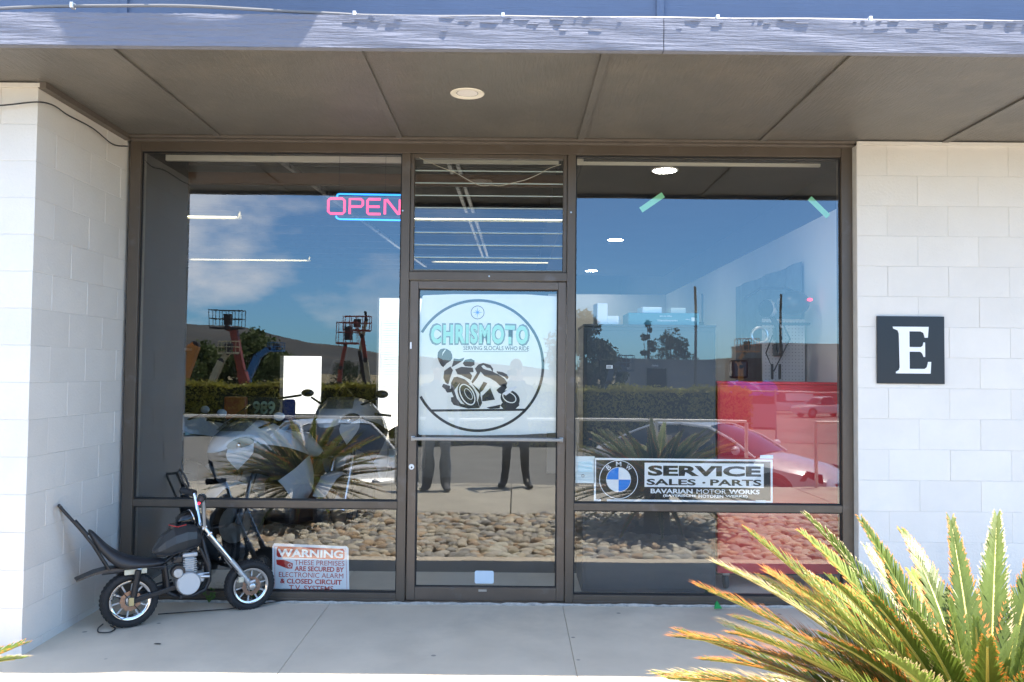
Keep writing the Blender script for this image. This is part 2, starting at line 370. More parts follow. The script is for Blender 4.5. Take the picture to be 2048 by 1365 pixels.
MB().box(0, 7, -.012, .06, 3.049, 3.072).build('cap_strip', M_WHITE, rw)
lw = thing('block_wall', 'white painted block pier projecting beside the left window, mini bike at its foot', 'wall', (-2.631, -1.022, 0))
# local: x to the left is negative, y inward positive
MB().box(-5.5, -.0028, .0028, 2.08, -.3, 3.075).build('mortar', M_JOINT, lw)
RF = block_mesh(BL, .19); 
def yblock(l):
    g = .0013; me = MB().box(-.19, 0, g, l-g, g, BH-g).data('concrete_block'); me.materials.append(M_WHITE); return me
YF, YH = yblock(BL), yblock(BL/2)
def xblock(l):
    g = .0013; me = MB().box(-l+g, 0 , 0, .19, g, BH-g).data('concrete_block'); me.materials.append(M_WHITE); return me
XF = xblock(BL)
def corner(lx, ly):
    g = .0013; me = MB().box(-lx, 0, 0, ly-g, g, BH-g).data('concrete_block'); me.materials.append(M_WHITE); return me
C1, C2 = corner(BL-.0013, BL/2), corner(BL/2-.0013, BL)
for r in range(-1, 15):
    z = r*BH; j = lambda: random.uniform(-.001, .0008)
    if r % 2: add_bevel(inst('concrete_block', C1, lw, (j(), j(), z))); y = BL/2; x = -BL
    else: add_bevel(inst('concrete_block', C2, lw, (j(), j(), z))); y = BL; x = -BL/2
    while y < 1.3: add_bevel(inst('concrete_block', YF, lw, (j(), y, z))); y += BL
    while x > -2.6: add_bevel(inst('concrete_block', XF, lw, (x, j(), z))); x -= BL
MB().box(-5.5, .012, -.012, 1.09, 3.049, 3.072).build('cap_strip', M_WHITE, lw)
# cable along the pier top
cpts = [(-4.2, -1.50, 3.02), (-3.35, -1.25, 2.95), (-2.9, -1.08, 2.93), (-2.60, -1.03, 2.965), (-2.60, -.75, 2.975), (-2.605, -.45, 2.985), (-2.60, -.2, 2.955), (-2.60, .02, 3.0)]
tag(MB().tube(smooth_path(cpts), .0042, 6).build('cable', M_BLACKM, smooth=True), 'thin black cable sagging along the top of the white block pier', 'cable')
cb = MB().box(-2.63, -2.585, -1.03, .04, 3.045, 3.079); tag(cb.build('raceway', M_TRIM), 'brown conduit strip where the pier meets the soffit', 'conduit')

# ------------------------------------------------------------------ canopy
can = thing('canopy', 'brown plywood canopy with peeling blue grey fascia over the shopfront', 'canopy', (0, 0, 3.08))
bx = [-2.89-1.22*k for k in range(4, 0, -1)]+[-3.2]
bx = sorted([-.77-1.22*k for k in range(0, 6)]+[.45+1.22*k for k in range(0, 6)])
for a, b in zip(bx[:-1], bx[1:]):
    MB().box(a+.001, b-.001, -1.60, .30, 0, .018).build('soffit_panel', M_SOFFIT, can)
for a in bx: MB().box(a-.024, a+.020, -1.60, .0, -.013, -.0008).build('batten', M_SOFFIT, can, bevel=.002)
MB().box(-8, 8, -1.60, .35, .019, .12).build('roof_deck', M_TRIM, can)
MB().box(-2.6, 2.296, .0, .068, -.018, -.0005).build('trim_board', M_TRIM, can, bevel=.003)
MB().box(-2.6, 2.296, .034, .10, -.034, -.0185).build('trim_board', M_TRIM, can, bevel=.003)
def fascia(x0, x1):
    m = MB(); nx = max(2, int((x1-x0)/.02)); nz_ = 9; k = 0
    for iz in range(nz_):
        for ix in range(nx+1):
            x = x0+(x1-x0)*ix/nx; z = -.028+.160*iz/(nz_-1)
            yy = -1.645+.0022*sin(x*9+z*60)*sin(x*3.1)+random.uniform(-.0006, .0006)
            if iz == nz_-1: z += random.choice((0, 0, -.003, .001))
            m.v.append((x, yy, z))
    for iz in range(nz_-1):
        for ix in range(nx):
            a = iz*(nx+1)+ix; m.f.append((a, a+1, a+nx+2, a+nx+1))
    # back face and edges
    m.box(x0, x1, -1.640, -1.602, -.028, .130)
    return m.build('fascia_board', M_FASCIA, can, smooth=True)
fascia(-5.4, .712); fascia(.716, 5.4)
# flakes of loose paint standing proud along the top edge
fk = MB(); random.seed(21)
for _ in range(110):
    x = random.uniform(-3.2, 3.2); z = .128-abs(random.gauss(0, .028)); w = random.uniform(.008, .09); h = random.uniform(.001, .004)
    if x < -.9 and x > -2.4: continue
    y = -1.6468-random.uniform(0, .001)
    fk.add([(x, y+.003, z+h), (x+w, y+.003, z+h*random.uniform(.3, 1.2)), (x+w*.8, y-.0012, z-h*.4), (x+w*.1, y-.0012, z-h*.2)], [(0,1,2,3)])
o = fk.build('paint_flakes', M_FASCIA, can); o['kind'] = 'stuff'
up = thing('parapet', 'blue painted parapet wall set back above the canopy edge', 'wall', (0, 0, 3.2))
MB().box(-9, 9, -1.38, 0, 0, 1.7).build('wall_panel', M_UPPER, up)
MB().box(-9, 9, -1.62, .1, 1.7, 1.86).build('eave', M_FASCIA, up)  # unseen overhang added to keep the parapet wall in shade
for x in (-2.0, .74, 3.4): MB().box(x-.018, x+.018, -1.395, -1.381, 0, 1.69).build('batten', M_UPPER, up)
# round ring sign that throws the curved shadow on the fascia
rg = thing('ring_sign', 'round ring sign mounted above the left half of the canopy', 'sign', (-1.37, -1.74, 4.2))
m = MB(); n = 72; Ro, Ri = .69, .53
for i in range(n):
    t = 2*pi*i/n
    for (r, y) in ((Ro, 0), (Ri, 0), (Ri, .03), (Ro, .03)): m.v.append((r*cos(t), y, r*sin(t)))
for i in range(n):
    a, b = i*4, ((i+1)%n)*4
    for j in range(4): m.f.append((a+j, b+j, b+(j+1)%4, a+(j+1)%4))
m.build('ring', M_BLACKM, rg, smooth=True)
for t in (.8, 2.3, 4.2, 5.3): MB().tube([(.61*cos(t), .03, .61*sin(t)), (.61*cos(t), .36, .61*sin(t))], .01).build('standoff', M_STEEL, rg)
# conduit with white clips
cp = thing('conduit', 'grey electrical conduit clipped along the top of the fascia', 'conduit', (0, -1.60, 3.225))
M_COND = mat('weathered_conduit', (.20, .20, .21), .5, metal=.2)
M_CLIP = mat('white_clip', (.8, .8, .8), .4)
def cz(x): return .012+.028*cos((x+1.8)*1.9)*(1 if x < -.7 else 0)+(0 if x < -.7 else -.012)
pts = [(-2.9+.12*i, -.005+.004*sin(i), cz(-2.9+.12*i)) for i in range(48)]
MB().tube(pts, .0085, 8).build('pipe', M_COND, cp, smooth=True)
for x in (-2.15, -.78, -.06, .98, 1.72): MB().box(x-.008, x+.008, -.020, .012, cz(x)-.012, cz(x)+.016).build('clip', M_CLIP, cp, bevel=.002)

# recessed can light in the canopy
dl = thing('recessed_light', 'unlit white recessed light in the canopy soffit', 'light', (-.268, -.90, 3.08))
MB().lathe((0,0,0), (0,0,-1), [(.060,-.030),(.062,0),(.068,.004),(.094,.005),(.097,.001),(.095,-.002)], 36, cap=False).build('trim_ring', mat('cream_trim', (.85,.80,.70), .45), dl, smooth=True)
MB().lathe((0,0,0), (0,0,-1), [(.0,.001),(.058,.0)], 32, cap=False).build('diffuser', mat('frosted_diffuser', (.85,.82,.80), .5), dl, smooth=True)

# ------------------------------------------------------------------ shopfront glazing
FY = .07; GY = .10
fr = thing('shopfront_frame', 'bronze aluminium shopfront frame around the windows', 'window frame', (0, FY, 0))
def bar(n, x0, x1, z0, z1, m=M_FRAME, y0=0, y1=.095, p=fr): return MB().box(x0, x1, y0, y1, z0, z1).build(n, m, p, bevel=.003)
bar('jamb', -2.606, -2.532, -.05, 3.05)
bar('jamb', 2.222, 2.296, -.05, 3.05)
bar('header', -2.531, 2.221, 2.985, 3.05)
bar('mullion', -.759, -.702, -.05, 2.984)
bar('mullion', .366, .421, -.05, 2.984)
for a, b in ((-2.531, -.760), (.422, 2.221)):
    bar('rail', a, b, .583, .632); bar('sill', a, b, -.05, .024)
    MB().box(a, b, -.012, .0, -.045, -.012).build('sill_flashing', M_FRAME, fr, bevel=.003)
bar('transom_bar', -.701, .365, 2.121, 2.178)
bar('threshold', -.701, .365, -.05, -.026, M_FRAME, -.01, .09)
for x, z in ((-.75, 2.59), (.39, 2.59), (-.16, 2.15)): MB().lathe((x, 0, z), (0,-1,0), [(.006,0),(.005,.003)], 10).build('screw', M_STEEL, fr)
G_WIN = glass_mat('window_glass', .125, (.97, .99, .985), wav=.0006, wscale=1.6)
G_DOOR = glass_mat('door_glass', .125, (.97, .99, .985), wav=.0008, wscale=2.0)
G_LOUV = glass_mat('louvre_glass', .10, (.84, .87, .85), wav=.0004)
def pane(x0, x1, z0, z1, m, p=fr, y=GY-FY, nm='glass_pane'):
    o = MB().add([(x0,y,z0),(x1,y,z0),(x1,y,z1),(x0,y,z1)], [(0,1,2,3)]).build(nm, m, p)
    g = MB(); t = .009
    for a, b, c, d in ((x0,x1,z0,z0+t),(x0,x1,z1-t,z1),(x0,x0+t,z0+t,z1-t),(x1-t,x1,z0+t,z1-t)): g.box(a, b, y-.006, y-.002, c, d)
    g.build('gasket', M_GASKET, p); return o
pane(-2.5315, -.7595, .6325, 2.9845, G_WIN); pane(.4215, 2.2215, .6325, 2.9845, G_WIN)
pane(-2.5315, -.7595, .0245, .5825, G_WIN); pane(.4215, 2.2215, .0245, .5825, G_WIN)
# louvres over the door
lv = thing('louvre_window', 'clear glass louvre window above the door', 'window', (0, FY, 0))
for a, b, c, d in ((-.700,-.676,2.18,2.983),(.338,.363,2.18,2.983),(-.675,.337,2.955,2.983),(-.675,.337,2.18,2.192)): MB().box(a, b, .012, .06, c, d).build('channel', M_FRAME, lv, bevel=.002)
nb = 9; hh = (2.955-2.192)/nb
M_EDGE = mat('ground_glass_edge', (.55, .62, .56), .35, trans=.3)
for i in range(nb):
    z0 = 2.192+hh*i; z1 = z0+hh+.012
    o = MB().add([(-.672,.030,z0+.001),(.335,.030,z0+.001),(.335,.0325,z1),(-.672,.0325,z1)], [(0,1,2,3)]).build('louvre_blade', G_LOUV, lv)
    MB().box(-.672, .335, .0262, .0292, z0-.0015, z0+.0045).build('blade_edge', M_EDGE, o)
w = [(-.66, .01, 2.965), (-.52, -.0, 2.90), (-.40, -.0, 2.855), (-.3, 0, 2.80), (-.22, 0, 2.768), (-.15, 0, 2.772), (-.09, 0, 2.768), (0, 0, 2.79), (.08, 0, 2.81), (.17, 0, 2.85), (.24, 0, 2.89), (.32, .008, 2.92)]
tag(MB().tube(smooth_path([(a, b+FY+.005, c) for a, b, c in w]), .0020, 6).build('hanging_wire', mat('pale_wire', (.5,.46,.36), .6), smooth=True), 'thin pale wire sagging across the louvre window above the door', 'wire')

# door
DX = lambda px: .309+(px-1117)*.003304
DZ = lambda py: 2.063-(py-577)*.003304
dr = thing('door', 'bronze framed glass entrance door with frosted motorcycle rider decal', 'door', (0, FY, 0))
MB().box(-.694, -.638, .01, .055, -.022, 2.115).build('stile', M_DOOR, dr, bevel=.003)
MB().box(.309, .361, .01, .055, -.022, 2.115).build('stile', M_DOOR, dr, bevel=.003)
MB().box(-.637, .308, .011, .054, 2.063, 2.114).build('top_rail', M_DOOR, dr, bevel=.003)
MB().box(-.637, .308, .011, .054, -.021, .064).build('bottom_rail', M_DOOR, dr, bevel=.003)
pane(-.6375, .3085, .0645, 2.0625, G_DOOR, dr, .034)
pb = MB().box(-.668, .345, -.030, -.004, 1.042, 1.064).build('push_bar', mat('worn_steel', (.30,.29,.28), .35, metal=.8, var=.1, vscale=20), dr, bevel=.004)
for x in (-.66, .335): MB().box(x-.012, x+.012, -.0038, .0098, 1.038, 1.068).build('bar_mount', M_STEEL, dr, bevel=.002)
MB().lathe((-.668, .010, .863), (0,-1,0), [(.018,0),(.019,.006),(.013,.011)], 24).build('lock_cylinder', M_WHITEPL, dr, smooth=True)
MB().lathe((-.666, .0, .860), (0,-1,0), [(.006,.0),(.006,.0015)], 14).build('keyhole', M_INK, dr)
MB().prism([(-.237,.094),(-.229,.086),(-.117,.086),(-.109,.094),(-.109,.163),(-.117,.171),(-.229,.171),(-.237,.163)], .0320, .0327).build('sticker', mat('pale_blue_sticker', (.52,.63,.72), .5), dr)
MB().box(-.21, -.155, .0085, .0108, .038, .052).build('maker_plate', M_STEEL, dr)
MB().box(-.690, -.678, .0085, .0098, 1.655, 1.70).build('small_sticker', M_WVINYL, dr)

# frosted vinyl sheet and its cut lettering
PY = .0375-.0  # just inside the glass, local to the door
pp = [(840,590),(838,592),(832,640),(832,760),(830,872),(836,876),(960,876),(1040,874),(1115,869),(1116,700),(1118,590),(1050,586),(900,587)]
sheet = MB().flat([(DX(a), DZ(b)) for a, b in pp], PY+.002).build('frosted_decal', M_PAPER, dr)
def zx(p): return (DX(780+p[0]/4.015), DZ(560+p[1]/4.015))
def ink(poly, name='cut_shape', m=M_INK, y=PY): return MB().flat([zx(p) for p in poly], y).build(name, m, sheet)
def ringp(name, cx, cy, Ro, Ri, a0=0, a1=360, m=M_INK, n=80, y=PY, par=sheet):
    b = MB(); k = 0
    for i in range(n+1):
        t = radians(a0+(a1-a0)*i/n)
        for r in (Ro, Ri): b.v.append((cx+r*cos(t), y, cz_+r*sin(t)) if False else (cx+r*cos(t), y, cy+r*sin(t)))
    for i in range(n): b.f.append((2*i, 2*i+1, 2*i+3, 2*i+2))
    return b.build(name, m, par)
cX, cZ = DX(953.5), DZ(733)
ringp('ring', cX, cZ, .450, .432, -151, 150)
cc = (DX(780+689/4.015), DZ(560+258/4.015)); ringp('compass_ring', cc[0], cc[1], .046, .042)
star = MB(); 
for i in range(16): 
    r = (.038 if i % 4 == 0 else .024) if i % 2 == 0 else .006; t = pi*i/8+pi/2; star.v.append((cc[0]+r*cos(t), PY, cc[1]+r*sin(t)))
star.f.append(tuple(range(16))); star.build('compass_star', M_BLUE, sheet)
M_TEAL = mat('pale_teal_vinyl', (.36, .72, .56), .6, trans=.1)
def bow(a, b): return a, b*(1+.02*cos(a*6))-.006*(a/.35)**2
tw, tx, tz = DX(780+1120/4.015)-DX(780+295/4.015), DX(780+707/4.015), DZ(560+436/4.015)
text('name_outline', 'CHRISMOTO', mat('grey_outline', (.13,.19,.18), .5), sheet, tx, tz, tw+.004, .0495*3.05, PY, bold=.085, warp=bow, space=1.2)
text('name_letters', 'CHRISMOTO', M_TEAL, sheet, tx, tz, tw-.020, .128, PY-.0008, bold=.048, warp=bow, space=1.2)
text('tagline', 'SERVING SLOCALS WHO RIDE', M_INK, sheet, DX(780+846/4.015), DZ(560+551/4.015), .0007*4*.0+ (1115-575)/4.015*.003304, .028, PY, bold=.0)
MB().flat([zx(p) for p in ((575,581),(1110,574),(1110,577),(575,584))], PY).build('underline', M_INK, sheet)
ink([(318,1060),(1100,1046),(1085,1064),(330,1078)], 'road_line')
# rider and machine, cut from dark shapes
ink([(363,630),(366,590),(385,565),(412,558),(440,562),(470,580),(484,610),(485,640),(470,660),(440,680),(412,712),(395,700),(372,660)], 'helmet')
ink([(405,590),(425,565),(432,568),(410,600),(400,622)], 'helmet_stripe', M_PAPER, PY-.0008)
ink([(412,712),(440,684),(478,655),(492,622),(497,632),(484,664),(446,696),(424,740)], 'collar', M_PAPER, PY-.0008)
ink([(497,640),(545,645),(585,632),(575,655),(520,690),(480,712),(492,672)], 'shoulder')
ink([(420,742),(470,706),(492,735),(470,800),(455,855),(432,840),(414,800)], 'arm')
ink([(590,650),(640,640),(668,655),(668,690),(640,706),(590,702),(572,680)], 'back')
ink([(510,730),(560,708),(655,714),(662,750),(630,752),(650,780),(640,815),(600,795),(560,775),(530,770)], 'torso')
ink([(402,870),(415,848),(470,865),(468,890),(500,880),(478,918),(445,920),(430,895)], 'glove')
ink([(500,795),(530,790),(590,810),(632,846),(590,850),(545,845),(505,900),(528,970),(560,1010),(610,1020),(660,1010),(692,985),(700,1000),(715,1045),(620,1050),(560,1035),(545,1032),(500,1020),(480,990),(478,960),(500,955),(476,900),(478,840)], 'front_fairing')
ink([(650,845),(720,905),(700,985),(715,1040),(735,1005),(720,940),(690,880)], 'fork')
b = MB(); 
def ell(cx, cy, a, bb, rot, n=36): return [(cx+a*cos(t)*cos(rot)-bb*sin(t)*sin(rot), cy+a*cos(t)*sin(rot)+bb*sin(t)*cos(rot)) for t in [2*pi*i/n for i in range(n)]]
ink(ell(612, 935, 108, 68, 1.05), 'front_tyre', M_INK, PY-.0006)
def ellring(cx, cy, a, bb, rot, w, name, m=M_PAPER, y=PY-.0012):
    o_, i_ = ell(cx, cy, a, bb, rot), ell(cx, cy, a-w, bb-w, rot); q = MB()
    for p, k in zip(o_, i_): q.v += [(zx(p)[0], y, zx(p)[1]), (zx(k)[0], y, zx(k)[1])]
    n = len(o_)
    for i in range(n): j = (i+1) % n; q.f.append((2*i, 2*i+1, 2*j+1, 2*j))
    return q.build(name, m, sheet)
ellring(612, 935, 96, 56, 1.05, 10, 'front_rim'); ellring(622, 930, 52, 26, 1.0, 5, 'front_disc')
ink([(672,722),(700,688),(740,674),(800,690),(822,720),(820,745),(870,770),(915,800),(940,835),(930,870),(880,860),(850,830),(800,800),(750,780),(720,745),(690,800),(655,845),(645,830),(690,755)], 'leg')
ink([(725,700),(745,690),(770,712),(800,718),(815,742),(790,735),(760,728),(740,720)], 'knee_highlight', M_PAPER, PY-.0008)
ink([(850,740),(900,748),(935,765),(950,790),(940,808),(920,790),(890,775),(860,762)], 'boot')
ink([(710,890),(745,828),(775,840),(740,900),(722,915)], 'side_fairing')
ink([(735,945),(800,880),(840,975),(735,990)], 'belly_pan')
ink([(770,1040),(885,1015),(880,1045),(800,1050)], 'shadow_patch')
ink([(850,895),(905,850),(940,870),(900,930),(870,920)], 'swing_arm')
ink(ell(965, 965, 82, 66, .5), 'rear_tyre', M_INK, PY-.0006); ellring(958, 955, 62, 42, .5, 8, 'rear_rim'); ink([(885,1022),(930,960),(1035,985),(1040,1020),(1010,1048),(910,1050)], 'rear_contact')
ink([(900,925),(965,875),(1010,862),(1020,874),(975,905),(930,940)], 'exhaust', M_WVINYL, PY-.0014)

# ------------------------------------------------------------------ things on / behind the glass
# letter plate E
ep = thing('letter_plate', 'black square plate with white serif letter E on the right block wall', 'sign', (2.645, -.004, 1.676))
h = .224
MB().box(-h, h, -.012, 0, -h, h).build('plate', mat('satin_black_plate', (.012,.012,.013), .35, var=.1, vscale=4), ep, bevel=.002)
# polygon traced in plate pixels (zoom, 304 px = .448 m)
def ez(p): return ((p[0]-418)*.448/304, -(p[1]-546)*.448/316)
E_ = [(336,437),(498,437),(494,488),(480,488),(474,466),(462,459),(411,459),(411,532),(462,532),(470,526),(474,510),(481,510),(481,578),(474,578),(468,562),(460,554),(411,554),(411,634),(478,634),(488,626),(494,601),(508,601),(505,656),(349,656),(349,648),(362,640),(366,628),(363,470),(358,455),(338,446)]
MB().prism([ez(p) for p in E_], -.0165, -.0121).build('letter', mat('white_letter', (.85,.86,.88), .4), ep, bevel=.001)

# service decal, right window
SX = lambda px: .422+(px-1155)*.003352
SZ = lambda py: .632+(1016-py)*.00333
sg = thing('service_decal', 'black and white motor service decal with blue and white roundel in the right window', 'decal', (0, GY+.004, 0))
M_SMOKE = glass_mat('smoke_film', .02, (.30, .30, .30), wav=0)
def srect(a, b, c, d, nm, m, y=0): return MB().box(SX(a), SX(b), y, y+.0006, SZ(d), SZ(c)).build(nm, m, sg)
g = MB()
for a, b, c, d in ((1196,1555,926,930),(1222,1555,1009,1013),(1196,1200,930,1013),(1551,1555,930,1009),(1200,1210,1009,1013)): g.box(SX(a), SX(b), 0, .0006, SZ(d), SZ(c))
g.build('border', M_WVINYL, sg)
zs = lambda zx_, zy_: (SX(1140+zx_/3.4133), SZ(640+zy_/3.4133))
c0 = zs(360, 1124)
MB().lathe((c0[0], .0030, c0[1]), (0,-1,0), [(.0,0),(.128,0)], 48, cap=False).build('roundel_disc', mat('black_film', (.012,.012,.013), .4), sg)
ringp('roundel_ring', c0[0], c0[1], .1305, .126, m=M_WVINYL, y=.0015, par=sg)
ringp('inner_ring', c0[0], c0[1], .0835, .0805, m=M_WVINYL, y=.0015, par=sg)
for k in range(4):
    q = MB(); q.v.append((c0[0], .0018, c0[1]))
    for i in range(13): t = pi/2*(k+i/12); q.v.append((c0[0]+.080*cos(t), .0018, c0[1]+.080*sin(t)))
    q.f.append(tuple(range(14))); q.build('roundel_quarter', M_BLUE if k in (1, 3) else M_WVINYL, sg)
for ch, an in (('B', 130), ('M', 90), ('W', 50)):
    t = radians(an); text('roundel_letter', ch, M_WVINYL, sg, c0[0]+.105*cos(t), c0[1]+.105*sin(t), .026 if ch == 'B' else .036, .031, .0012, bold=.008, rot=t-pi/2)
a, b = zs(538, 1172), zs(1356, 1006)
wb = MB().box(a[0], b[0], .0010, .0016, a[1], b[1]).build('word_panel', M_WVINYL, sg)
def stext(s, x0, x1, y0, y1, m, bold, yy=.0004):
    a, b = zs(x0, y1), zs(x1, y0); return text('lettering', s, m, sg, (a[0]+b[0])/2, (a[1]+b[1])/2, b[0]-a[0], b[1]-a[1], yy, bold=bold)
stext('SERVICE', 560, 1336, 1024, 1096, M_INK, .045); stext('SALES', 552, 890, 1116, 1160, M_INK, .03); stext('·', 934, 956, 1134, 1146, M_INK, .03); stext('PARTS', 988, 1340, 1116, 1160, M_INK, .03)
stext('BAVARIAN', 580, 868, 1184, 1216, M_WVINYL, .03); stext('MOTOR', 895, 1098, 1184, 1216, M_WVINYL, 0); stext('WORKS', 1116, 1328, 1184, 1216, M_WVINYL, .035)
stext('(BAYERISCHE', 665, 892, 1222, 1243, M_WVINYL, .03); stext('MOTOREN', 908, 1078, 1222, 1243, M_WVINYL, .03); stext('WERKE)', 1092, 1246, 1222, 1243, M_WVINYL, .03)
a, b = zs(1300, 1280), zs(1368, 1256); MB().box(a[0], b[0], -.001, -.0002, a[1], b[1]).build('price_tag', M_WVINYL, sg)
a, b = zs(1330, 970), zs(1420, 946); MB().box(a[0], b[0], -.001, -.0002, a[1], b[1]).build('tape_tab', mat('pale_blue_sticker2', (.5,.6,.68), .5), sg)
srect(1200.5, 1550.5, 930.5, 1008.5, 'black_backing', mat('black_film_matte', (.014,.014,.015), .5), .0042)
# small stickers
a, b = zs(64, 1150), zs(196, 966)
st = thing('window_sticker', 'pale blue rectangular sticker at the lower left corner of the right window', 'sticker', (0, GY+.004, 0))
MB().box(a[0], b[0], 0, .0006, a[1], b[1]).build('paper', mat('pale_sticker', (.50,.60,.64), .5), st)
a2, b2 = zs(82, 1074), zs(178, 1002); MB().box(a2[0], b2[0], -.0012, -.0006, a2[1], b2[1]).build('print', mat('pale_cyan', (.42,.62,.70), .5), st)
a2 = zs(115, 1100); ringp('pin_print', a2[0], a2[1], .011, .006, m=mat('grey_ink', (.2,.22,.25), .5), y=-.0012, par=st)
q = zs(317, 345); o = MB().box(q[0]-.022, q[0]+.022, GY+.204, GY+.2046, q[1]-.012, q[1]+.012).build('barcode_label', M_WVINYL); tag(o, 'tiny white barcode label on the back of the dark cabinet', 'label')
for k in range(8): MB().box(q[0]-.016+.0036*k, q[0]-.0145+.0036*k, GY+.2028, GY+.2034, q[1]-.008, q[1]+.007).build('barcode_bar', M_INK, o)
# tape
M_TAPE = mat('green_masking_tape', (.26, .66, .36), .6, trans=.1)
def tape(p0, p1, w, label):
    A, B = Vector((p0[0], 0, p0[1])), Vector((p1[0], 0, p1[1])); d = (B-A).normalized(); n_ = Vector((-d.z, 0, d.x))*w/2
    m = MB(); Y = GY+.003; m.add([(A.x+n_.x, Y, A.z+n_.z), (B.x+n_.x, Y, B.z+n_.z), (B.x-n_.x, Y, B.z-n_.z), (A.x-n_.x, Y, A.z-n_.z)], [(0,1,2,3)])
    o = m.build('masking_tape', M_TAPE); tag(o, label, 'tape', 'green tape strips on the right window')
tape(zs(505, -750), zs(660, -860), .040, 'green tape strip slanting up to the right, under the lit downlight in the right window')
tape(zs(1676, -845), zs(1806, -717), .038, 'green tape strip slanting down to the right in the top right window corner')
# warning board
wx = lambda zx_, zy_: (-2.531+((120+zx_/3.4133)-276)*.00338, .024+(1192-(940+zy_/3.4133))*.00333)
ws = thing('warning_sign', 'white warning board with red lettering behind the lower left window', 'sign', (0, GY+.02, 0))
P = [wx(*p) for p in ((1475,850),(1470,560),(1482,540),(1975,556),(1988,570),(1998,850))]
MB().prism(P, .001, .004).build('board', mat('white_board', (.72,.75,.78), .45), ws)
g = MB(); q1 = [wx(*p) for p in ((1492,850),(1486,560),(1970,574),(1982,850))]
for A, B in ((q1[0], q1[1]), (q1[1], q1[2]), (q1[2], q1[3])): g.beam((A[0], .0006, A[1]), (B[0], .0006, B[1]), .0004, .0022, up=(0,0,1) if abs(A[0]-B[0]) > .1 else (1,0,0))
g.build('border_line', M_RED, ws)
MB().prism([wx(*p) for p in ((1500,580),(1506,562),(1952,574),(1962,588),(1962,640),(1950,648),(1510,634),(1500,622))], .0002, .0008).build('red_band', M_RED, ws)
def wt(s, x0, x1, y0, y1, m, bold): 
    A, B = wx(x0, y1), wx(x1, y0); text('lettering', s, m, ws, (A[0]+B[0])/2, (A[1]+B[1])/2, B[0]-A[0], B[1]-A[1], -.0004, bold=bold, rot=-.016)
wt('WARNING', 1506, 1952, 580, 634, M_WVINYL, .035); wt('THESE PREMISES', 1622, 1962, 654, 688, M_RED, .0); wt('ARE SECURED BY', 1624, 1960, 696, 730, M_RED, .03)
wt('ELECTRONIC ALARM', 1518, 1956, 738, 772, M_RED, .0); wt('& CLOSED CIRCUIT', 1528, 1946, 782, 816, M_RED, .03); wt('T.V. SYSTEMS', 1588, 1890, 826, 862, M_RED, .012)
MB().prism([wx(*p) for p in ((1498,652),(1550,652),(1612,676),(1608,712),(1575,712),(1502,684))], .0002, .0008).build('camera_print', M_RED, ws)
A = wx(1590, 690); ringp('lens_print', A[0], A[1], .013, .009, m=M_WVINYL, y=-.0004, par=ws)

# neon open sign
M_NR = mat('neon_red', (.35,.01,.03), .4, emit=(1, .02, .10), es=.62); M_NB = mat('neon_blue', (.02,.1,.3), .4, emit=(.02, .20, .8), es=1.3)
NX = lambda zx_: -2.531+((240+zx_/3.4133)-276)*.00342; NZ_ = lambda zy_: 2.985-((280+zy_/3.4133)-303)*.00340
ne = thing('open_sign', 'pink neon word OPEN between blue neon bars in the left window', 'sign', (-.038, GY+.07, .022))
def neon(nm, pts, m, r=.0085): MB().tube([(NX(a), 0, NZ_(b)) for a, b in pts], r*1.0, 8).build(nm, m, ne, smooth=True)
neon('blue_tube', [(1470,384),(1476,370),(1490,366),(1950,370)], M_NB, .006); neon('blue_tube', [(1466,520),(1474,534),(1490,541),(1950,545)], M_NB, .006)
neon('letter_tube', [(1425,398),(1412,412),(1412,488),(1428,502),(1510,503),(1524,490),(1524,412),(1510,398),(1425,398)], M_NR)
neon('letter_tube', [(1560,504),(1560,400),(1638,400),(1650,412),(1650,440),(1638,452),(1568,452)], M_NR)
neon('letter_tube', [(1772,400),(1690,400),(1682,410),(1682,496),(1690,503),(1772,503)], M_NR); neon('letter_tube', [(1690,452),(1765,452)], M_NR)
neon('letter_tube', [(1802,504),(1802,402),(1815,402),(1895,503),(1905,503),(1905,402)], M_NR)
for zx_ in (1480, 1800): MB().tube([(NX(zx_), .02, NZ_(380)), (NX(zx_), .03, 3.0)], .0012, 5).build('hanging_wire', M_BLACKM, ne)
MB().box(NX(1462), NX(1950), .016, .024, NZ_(392), NZ_(380)).build('backing_bar', M_BLACKPL, ne); MB().box(NX(1462), NX(1950), .016, .024, NZ_(525), NZ_(514)).build('backing_bar', M_BLACKPL, ne)

# ------------------------------------------------------------------ the shop inside
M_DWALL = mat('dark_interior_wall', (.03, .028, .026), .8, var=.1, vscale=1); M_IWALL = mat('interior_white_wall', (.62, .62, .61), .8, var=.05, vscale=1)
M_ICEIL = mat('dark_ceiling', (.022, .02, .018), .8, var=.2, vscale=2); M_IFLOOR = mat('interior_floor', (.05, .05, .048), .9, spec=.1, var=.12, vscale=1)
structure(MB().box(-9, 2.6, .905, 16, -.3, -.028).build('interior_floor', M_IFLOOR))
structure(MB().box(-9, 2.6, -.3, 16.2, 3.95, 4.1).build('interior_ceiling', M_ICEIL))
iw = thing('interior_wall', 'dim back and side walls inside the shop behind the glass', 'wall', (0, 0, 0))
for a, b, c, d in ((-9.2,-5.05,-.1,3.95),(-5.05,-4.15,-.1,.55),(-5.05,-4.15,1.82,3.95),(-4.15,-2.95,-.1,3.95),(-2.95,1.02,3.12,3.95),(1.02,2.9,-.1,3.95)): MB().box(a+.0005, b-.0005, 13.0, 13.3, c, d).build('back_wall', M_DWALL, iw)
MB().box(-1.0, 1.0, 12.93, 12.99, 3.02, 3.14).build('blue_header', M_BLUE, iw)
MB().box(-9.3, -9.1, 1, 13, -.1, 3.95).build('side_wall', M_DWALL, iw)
MB().box(-9.2, -2.7, .90, 1.1, -.1, 3.95).build('front_wall', M_DWALL, iw)
